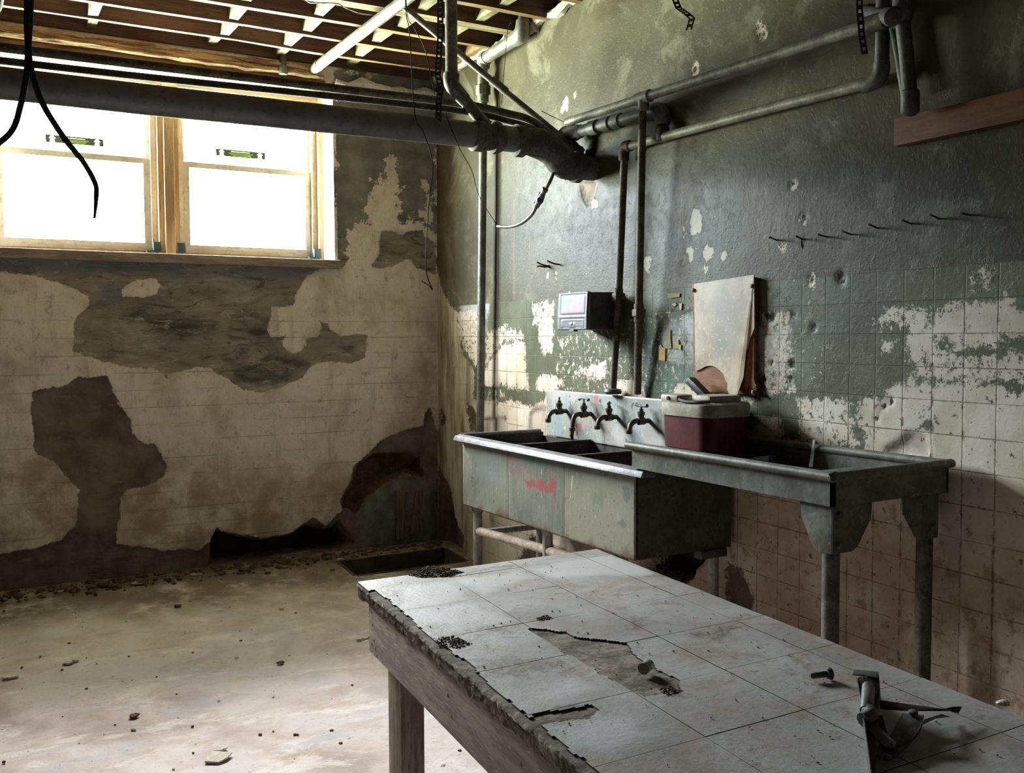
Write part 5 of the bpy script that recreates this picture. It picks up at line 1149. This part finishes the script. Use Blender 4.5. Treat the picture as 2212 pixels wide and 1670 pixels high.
for q_, (z, k) in enumerate(((TZ - .047, .010), (TZ - .038, .004), (TZ - .028, .0), (TZ - .018, .002), (TZ - .009, -.002), (TZ - .0035, .003))):
    S_ = R_[:, 1] * 1.0 + R_[:, 0] * 1.37
    nx = .0045 * fbm(S_, S_ * 0 + q_ * .10, 30, 3, 71) + .0045 * fbm(S_, S_ * 0 + q_ * .04, 150, 3, 75)
    ny = .004 * fbm(S_, S_ * 0 + q_ * .1, 40, 3, 81)
    zr = (.010 * fbm(S_, S_ * 0, 60, 4, 83) if q_ < 2 else 0 * S_)
    inw = np.where(np.abs(R_[:, 0] - LX) < 1e-6, 1, np.where(np.abs(R_[:, 0] - RX) < 1e-6, -1, 0)) * k
    rings.append([(TX(x + a + c_, y), y + d_, z + e_) for (x, y), a, c_, d_, e_ in zip(ring, nx, inw, ny, zr)])
b.ring_sweep(rings); b.build('core_board', MAT['table_core'], t, 60)
# tiles
mT = M('dusty_vinyl_tile'); v_ = mT.coord((1, 1, 1))
c_ = mT.ramp(mT.noise(3.5, 6, .62, v_, .3), [(.28, (.225, .21, .20)), (.5, (.29, .275, .268)), (.72, (.345, .333, .33))])
c_ = mT.mix(mT.math('MULTIPLY', mT.step(mT.noise(5.5, 9, .78, v_, .5), .50, .60), .75), c_, (.235, .185, .142))
c_ = mT.mix(mT.math('MULTIPLY', mT.step(mT.noise(17, 8, .78, v_, .3), .545, .63), .7), c_, (.18, .14, .107))
c_ = mT.mix(mT.math('MULTIPLY', mT.step(mT.noise(60, 6, .75, v_), .59, .66), .6), c_, (.15, .12, .095))
c_ = mT.mix(mT.math('MULTIPLY', mT.step(mT.math('ADD', mT.attr('dirt'), mT.math('MULTIPLY', mT.math('SUBTRACT', mT.noise(24, 7, .75, v_), .5), .22)), -.015, .03), .85), c_, mT.ramp(mT.noise(70, 4, .6, v_), [(.35, (.075, .06, .048)), (.65, (.20, .165, .13))]))
c_ = mT.mix(mT.math('MULTIPLY', mT.step(mT.attr('pale'), -.02, .05), .55), c_, (.50, .495, .51))
mT.bump(mT.math('ADD', mT.noise(60, 5, .65, v_), mT.math('MULTIPLY', mT.noise(8, 4, .6, v_), .6)), .3, .005)
mT.done(c_, .48, 0, .4)
KT = (760, 1150, .6564)
def cT(p):
    o_ = []
    for a, c__ in crop(*KT, p):
        q = WZ(a, c__, TZ); o_.append((q[0] - SH * (q[1] + 3.4), q[1]))
    return o_
dirtP = [cT([(190, 140), (250, 115), (370, 130), (330, 145), (230, 150)]), cT([(30, 170), (140, 175), (180, 200), (170, 240), (120, 225)]), cT([(270, 350), (340, 340), (400, 370), (350, 385), (290, 375)]), cT([(390, 420), (520, 410), (700, 420), (720, 440), (560, 480), (430, 480)]),
         cT([(600, 285), (640, 270), (665, 285), (620, 295)]), cT([(590, 600), (790, 560), (820, 585), (780, 620), (620, 630)]), cT([(380, 135), (500, 110), (600, 105), (400, 125)]), cT([(1000, 510), (1050, 500), (1095, 530), (1040, 545)]), cT([(960, 135), (1030, 135), (1040, 150), (980, 150)]),
         cT([(880, 280), (980, 280), (960, 330), (900, 320)]), cT([(1100, 335), (1280, 300), (1200, 360)]), cT([(300, 300), (420, 290), (520, 330), (420, 330)])]
paleP = [cT([(330, 150), (560, 120), (640, 160), (430, 210)]), cT([(180, 260), (380, 235), (520, 290), (330, 330)]), cT([(560, 120), (860, 70), (1000, 140), (640, 160)]), cT([(540, 540), (720, 460), (880, 520), (620, 590)]), cT([(120, 180), (320, 160), (390, 220), (170, 255)]), cT([(640, 640), (900, 560), (1100, 680), (820, 770)])]
miss = [cT([(565, 312), (700, 327), (740, 347), (908, 363), (925, 400), (1000, 440), (1080, 487), (1098, 528), (960, 540), (915, 522), (740, 420)]), cT([(185, 140), (250, 112), (365, 132), (330, 145), (230, 150)]), cT([(592, 602), (790, 562), (818, 585), (780, 615), (630, 628)]),
        [(LX - .02, FY - .12), (LX + .02, FY - .10), (LX + .03, FY - .3), (LX + .012, FY - .55), (LX + .03, FY - .75), (LX + .014, FY - 1.0), (LX + .02, FY - 1.3), (LX - .02, NY)]]
cols = [LX, -1.613, -1.372, -1.13, RX]
rows_ = [NY, -5.215, -4.965, -4.715, -4.475, -4.225, -3.975, -3.72, -3.475, FY]
allv, allq, A_d, A_p = [], [], [], []
for i in range(len(cols) - 1):
    for j in range(len(rows_) - 1):
        a0, a1, c0, c1 = cols[i] + .0011, cols[i + 1] - .0011, rows_[j] + .0011, rows_[j + 1] - .0011
        nu, nv = max(2, int((a1 - a0) / .005)), max(2, int((c1 - c0) / .005))
        uu, vv = np.meshgrid(np.linspace(a0, a1, nu + 1), np.linspace(c0, c1, nv + 1), indexing='ij')
        ox, oy, tz = rngx.uniform(-.0004, .0004), rngx.uniform(-.0004, .0004), rngx.uniform(0, .0005)
        tu, tv = rngx.uniform(-.003, .003), rngx.uniform(-.003, .003)
        zz = TZ + tz + tu * (uu - (a0 + a1) / 2) + tv * (vv - (c0 + c1) / 2) + .0007 * fbm(uu, vv, 12, 3, 63)
        ms = sdf(uu, vv, miss, .2) + .012 * fbm(uu, vv, 28, 3, 65)
        base = sum(len(x) for x in allv)
        co = np.stack([TX(uu, vv) + ox, vv + oy, zz], -1).reshape(-1, 3); allv.append(co)
        A_d.append(sdf(uu, vv, dirtP, .3).ravel()); A_p.append((sdf(uu, vv, paleP, .3) + .06 * fbm(uu, vv, 10, 3, 66)).ravel())
        ii, jj = np.meshgrid(np.arange(nu), np.arange(nv), indexing='ij')
        q = np.stack([ii * (nv + 1) + jj, (ii + 1) * (nv + 1) + jj, (ii + 1) * (nv + 1) + jj + 1, ii * (nv + 1) + jj + 1], -1)
        mc = (ms[:-1, :-1] + ms[1:, 1:]) / 2
        allq.append(q[mc < 0] + base)
co, q = np.concatenate(allv), np.concatenate(allq); used = np.unique(q); rem = -np.ones(len(co), int); rem[used] = np.arange(len(used)); q = rem[q]
me = bpy.data.meshes.new('tile_covering'); me.vertices.add(len(used)); me.vertices.foreach_set('co', co[used].astype(np.float32).ravel())
me.loops.add(q.size); me.loops.foreach_set('vertex_index', q.ravel().astype(np.int32)); me.polygons.add(len(q)); me.polygons.foreach_set('loop_start', np.arange(0, q.size, 4, dtype=np.int32)); me.update(calc_edges=True); me.validate()
for k_, A in (('dirt', A_d), ('pale', A_p)): me.attributes.new(k_, 'FLOAT', 'POINT').data.foreach_set('value', np.concatenate(A)[used].astype(np.float32))
o = finish('tile_covering', me, [mT.m, MAT['dirt']], t, 30); sm = o.modifiers.new('solid', 'SOLIDIFY'); sm.thickness = .0038; sm.offset = -1; sm.material_offset_rim = 1
es_ = o.modifiers.new('split', 'EDGE_SPLIT'); es_.split_angle = math.radians(35)
def board(name, a, c_, th, z0, z1, mat, inward):
    b = B(); a, c_ = np.array(a), np.array(c_); d = (c_ - a) / np.linalg.norm(c_ - a); n = np.array([-d[1], d[0]]) * inward
    b.prism([(*a, z0), (*c_, z0), (*c_, z1), (*a, z1)], (*(n * th), 0), .002); return b.build(name, MAT[mat], t, 30)
AZ0, AZ1 = .617, TZ - .037
lx_, rx_ = LX + .014, RX - .014
pA, pB, pC, pD = (TX(lx_, FY - .07), FY - .07), (TX(rx_, FY - .06), FY - .06), (TX(lx_, NY + .05), NY + .05), (TX(rx_, NY + .05), NY + .05)
board('apron', pA, pC, .028, AZ0, AZ1, 'table_wood', 1); board('apron', pB, pD, .028, AZ0, AZ1, 'table_wood', -1)
board('apron', (pA[0] + .03, pA[1]), (pB[0] - .03, pB[1]), .028, AZ0, AZ1, 'table_wood', -1); board('apron', (pC[0] + .03, pC[1]), (pD[0] - .03, pD[1]), .028, AZ0, AZ1, 'table_wood', 1)
for (qx, qy) in ((lx_ + .032, FY - .20), (rx_ - .10, FY - .17), (lx_ + .032, NY + .12), (rx_ - .10, NY + .12)):
    x = TX(qx, qy); b = B(); b.box(x, x + .068, qy - .045, qy + .045, -.002, AZ1 - .001, .003, .001); b.build('leg', MAT['table_wood_v'], t, 30)
xl, xr = TX(lx_ + .032, FY - .2) + .068, TX(rx_ - .10, FY - .17)
b = B(); b.box(xl + .001, xr - .001, FY - .20, FY - .165, .10, .185, .002); b.build('stretcher', MAT['table_wood'], t, 30)
for k, (dy_, z) in enumerate([(.03, .735), (.035, .70), (.05, .66), (.028, .645), (.06, .64), (.075, .625), (.62, .70), (.64, .66), (1.0, .70)]):
    y = FY - .07 - dy_; x = TX(lx_, y); b = B(); b.lathe((x + .001, y, z), (-1, 0, 0), [(0, .0045), (.002, .004)], 8); b.build('nail_head', MAT['iron'], t, 0)

# ------------------------------------------------------------------ things on the table
zt = TZ + .0022
def onT(px, py): p = WZ(px, py, zt); return p
p = onT(1392, 1452); d_ = np.array([.75, .45, 0]); d_ /= np.linalg.norm(d_)
b = B(); b.lathe(p + np.array([-.012, -.012, .0125]), d_, [(0, .0085), (0, .0125), (.006, .0125), (.007, .0115), (.03, .0115), (.034, .0105), (.036, .004)], 18)
tag(b.build('metal_ferrule', MAT['pale_steel'], None, 40), 'small shiny metal ferrule lying on the broken tile of the table', 'ferrule')
p = onT(1776, 1466); b = B(); d_ = np.array([.93, -.3, .04]); d_ /= np.linalg.norm(d_)
b.lathe(p + np.array([-.03, .004, .0095]), d_, [(0, .004), (.004, .0062), (.036, .0066), (.037, .010), (.043, .0125), (.046, .0125), (.05, .006)], 12)
tag(b.build('bolt', MAT['iron'], None, 40), 'short dark bolt lying on the table left of the bent bracket', 'bolt')
p = onT(2167, 1523); b = B(); b.rock(p + np.array([0, 0, .004]), .009, .7, 2); tag(b.build('plaster_chip', MAT['chip_white'], None, 30), 'single white plaster chip on the table near the right frame edge', 'chip')
# folding-leg bracket: folded steel with a strut
t = thing('folding_bracket', 'bent black steel folding bracket with torn ears lying at the table corner', 'bracket', onT(1900, 1560))
KH = (1780, 1380, 432 / 2212)
def hk(px, py, z): return WZ(KH[0] + px * KH[2], KH[1] + py * KH[2], zt + z)
def sheet(name, P, th=.0025, mat='hinge', par=t):
    P = [np.array(p_) for p_ in P]; n = np.cross(P[1] - P[0], P[2] - P[0]); n = n / np.linalg.norm(n)
    b = B(); b.prism(P, n * th, .0006); return b.build(name, MAT[mat], par, 30)
sheet('top_plate', [hk(315, 390, .055), hk(330, 335, .058), hk(605, 362, .058), hk(612, 430, .055)])
ch_ = sheet('channel', [hk(370, 420, .053), hk(612, 430, .053), hk(630, 690, .02), hk(560, 1600, .004), hk(540, 1600, .004), hk(430, 800, .015)])
sheet('side_flange', [hk(370, 425, .052), hk(385, 470, .002), hk(530, 1600, .0005), hk(545, 1600, .03), hk(430, 760, .04)])
b = B(); b.tube([hk(490, 535, .05), hk(480, 700, .046), hk(470, 800, .04)], .0115, 14, 4); b.build('pivot_tube', MAT['hinge'], t, 50)
b = B(); b.tube([hk(480, 790, .04), hk(520, 840, .038), hk(430, 900, .034)], .013, 12, 4); b.build('pivot_eye', MAT['iron'], t, 50)
sheet('strut', [hk(380, 880, .030), hk(470, 820, .036), hk(520, 880, .034), hk(730, 1090, .026), hk(800, 1140, .02), hk(780, 1200, .018), hk(660, 1180, .02), hk(440, 960, .026)], .004)
sheet('wing', [hk(545, 775, .012), hk(560, 700, .03), hk(620, 690, .032), hk(1000, 745, .028), hk(1330, 790, .024), hk(1420, 765, .02), hk(1525, 760, .018), hk(1490, 830, .012), hk(1400, 800, .016), hk(1320, 800, .022), hk(900, 800, .03)])
sheet('gusset_plate', [hk(530, 1300, .004), hk(560, 1250, .012), hk(750, 1080, .02), hk(880, 830, .034), hk(1110, 850, .034), hk(1090, 960, .03), hk(1050, 1060, .022), hk(950, 1170, .014), hk(830, 1300, .008), hk(700, 1345, .004)])
sheet('gusset_plate', [hk(520, 830, .03), hk(650, 850, .03), hk(710, 1070, .014), hk(690, 1180, .004), hk(540, 1000, .006)], .002, 'pale_steel')
sheet('torn_ear', [hk(1090, 950, .028), hk(1110, 890, .03), hk(1300, 830, .02), hk(1400, 860, .006), hk(1250, 870, .016)], .002)
for px, py, z in ((690, 1310, .012), (985, 815, .039)):
    b = B(); b.lathe(hk(px, py, z), (0, 0, 1), [(-.003, .008), (.002, .0085), (.004, .005)], 12); b.build('rivet', MAT['iron'], t, 40)
# soil and crumbs on the table
def heap(label, P, h, n, r, seed=1):
    P2 = cT(P); xs = [q[0] for q in P2]; ys = [q[1] for q in P2]; rr_ = random.Random(seed); b = B()
    for k in range(n):
        for _ in range(20):
            x, y = rr_.uniform(min(xs), max(xs)), rr_.uniform(min(ys), max(ys))
            d = float(sdf(np.array([x]), np.array([y]), [P2])[0])
            if d > 0: break
        b.rock((TX(x, y), y, TZ - .001 + min(h, d * .6) * rr_.random()), rr_.uniform(r * .4, r), .7, 1)
    return tag(b.build('dirt_heap', MAT['dirt'], None, 0), label, 'dirt', kind='stuff')
heap('dark heap of soil on the far left corner of the table', [(185, 142), (250, 115), (370, 130), (330, 146), (230, 151)], .016, 420, .0052)
heap('loose dark crumbs along the left edge of the table top', [(270, 350), (340, 340), (400, 370), (350, 385), (290, 375)], .006, 220, .0036, 2)
heap('small dark crumb pile in the middle of the far table half', [(600, 285), (640, 270), (665, 285), (620, 295)], .005, 140, .0032, 3)
heap('crumbs on the patch where the tile has lifted', [(1010, 515), (1050, 505), (1085, 525), (1040, 540)], .005, 110, .003, 4)
b = B()
for k in range(420):
    x, y = random.uniform(LX + .03, RX - .02), random.uniform(-5.2, FY - .03); b.rock((TX(x, y), y, zt), random.choice((.0008, .001, .0013, .0016, .0026)), .6, 1)
tag(b.build('table_crumbs', MAT['chip_brown'], None, 0), 'fine brown crumbs strewn over the whole table top', 'dirt', kind='stuff')

# ------------------------------------------------------------------ corner slats, rubble and litter on the floor
for px, lab in (((862, 1060, 875, 1165), 'left weathered slat set upright in the grey cement arch patch'), ((905, 1060, 905, 1150), 'right weathered slat set upright in the grey cement arch patch')):
    p0, p1 = WY(px[0], px[1], -.0), WY(px[2] - 12, px[3], -.02)
    ax = p1 - p0; b = B(); b.obox((p0 + p1) / 2 + np.array([0, -.006, 0]), [ax, (1, 0, 0), np.cross(ax, (1, 0, 0))], (np.linalg.norm(ax) / 2, .032, .014), .003)
    tag(b.build('wood_slat', worn('slat_wood_%s' % lab[:4], (.17, .145, .11), (.09, .075, .06), scale=8, stretch=(5, 5, .6), rough=.9)), lab, 'slat')
def onF(px, py):
    z = 0.0
    for _ in range(30):
        p = WZ(px, py, z); z = .5 * z + .5 * float(floor_z(p[1]))
    return p
b = B()
for k in range(420):
    x = random.uniform(-3.1, -.02); y = -abs(random.gauss(0, .11)) - .012
    if PX0 < x < PX1 and y < PY1: continue
    b.rock((x, y, float(floor_z(y)) + .004), random.choice((.006, .009, .012, .018, .03)), .7, 1)
tag(b.build('wall_rubble', MAT['dirt'], None, 0), 'dark rubble and grit heaped along the foot of the window wall', 'rubble', kind='stuff')
def flake(p, r, th, n=7):
    a0 = random.uniform(0, 6.28); P = [(p[0] + r * random.uniform(.6, 1.2) * math.cos(a0 + 6.283 * k / n), p[1] + .8 * r * random.uniform(.6, 1.2) * math.sin(a0 + 6.283 * k / n), p[2] + random.uniform(0, th)) for k in range(n)]
    return B().prism(P, (random.uniform(-.2, .2) * th, 0, th))
for px, py, r, lab in ((470, 1640, .05, 'largest pale plaster flake on the bright floor at the bottom'), (478, 1622, .03, 'smaller pale flake just behind the largest flake at the bottom'), (24, 1465, .035, 'flat tan plaster chip on the floor by the left frame edge'),
                       (148, 1436, .022, 'left chip of a pale pair lying on the bright floor'), (164, 1431, .016, 'right chip of a pale pair lying on the bright floor'), (776, 1386, .016, 'left white chip of a pair close to the table leg'), (788, 1381, .022, 'right white chip of a pair close to the table leg'),
                       (608, 1319, .016, 'lone white chip at the edge of the shaded floor'), (424, 1244, .035, 'whitish flake in the shade near the wall niche'), (242, 1270, .03, 'tan flake lying in the shade under the brown wall patch'), (128, 1281, .03, 'tan flake in the shade far left of the niche'),
                       (300, 1262, .05, 'wide tan plaster slab piece in the shade by the wall foot'), (735, 1211, .025, 'pale flake on the rim of the floor pit'), (605, 1435, .018, 'brown chip in the middle of the bright floor'), (288, 1551, .024, 'brown curled chip on the bright lower left floor'), (384, 1312, .024, 'dark lump on the floor where the shade begins')):
    p = onF(px, py); b = flake(p + np.array([0, 0, .003]), r, .006)
    dark = 'brown' in lab or 'dark' in lab
    tag(b.build('plaster_chip', MAT['chip_brown' if dark else 'chip_white'], None, 20), lab, 'chip')
protos = []
for k in range(4):
    b = B(); b.rock((0, 0, 0), 1.0, .55, 1); o = b.build('floor_crumb', MAT['chip_brown' if k < 3 else 'chip_white'], None, 30); protos.append(o)
rr_ = random.Random(9)
for k in range(110):
    white = k >= 84
    while True:
        px, py = rr_.uniform(0, 1000), rr_.uniform(1290 if not white else 1230, 1665)
        if not (px > 790 and py > 1180 + 0 * px) or (px > 890 and py > 1560): break
    p = onF(px, py)
    src = protos[3] if white else protos[k % 3]
    o = src if (k in (0, 1, 2) or k == 84) else link(src.copy())
    s_ = rr_.choice((.0025, .003, .004, .005, .009)) * (1 if not white else 1.2)
    o.location = (p[0], p[1], p[2] + s_ * .3); o.scale = (s_, s_ * rr_.uniform(.6, 1.4), s_); o.rotation_euler = (0, 0, rr_.uniform(0, 6.28))
    tag(o, 'tiny pale plaster crumb scattered over the floor' if white else 'tiny dark brown crumb scattered over the floor', 'crumb', 'pale floor crumbs' if white else 'brown floor crumbs')
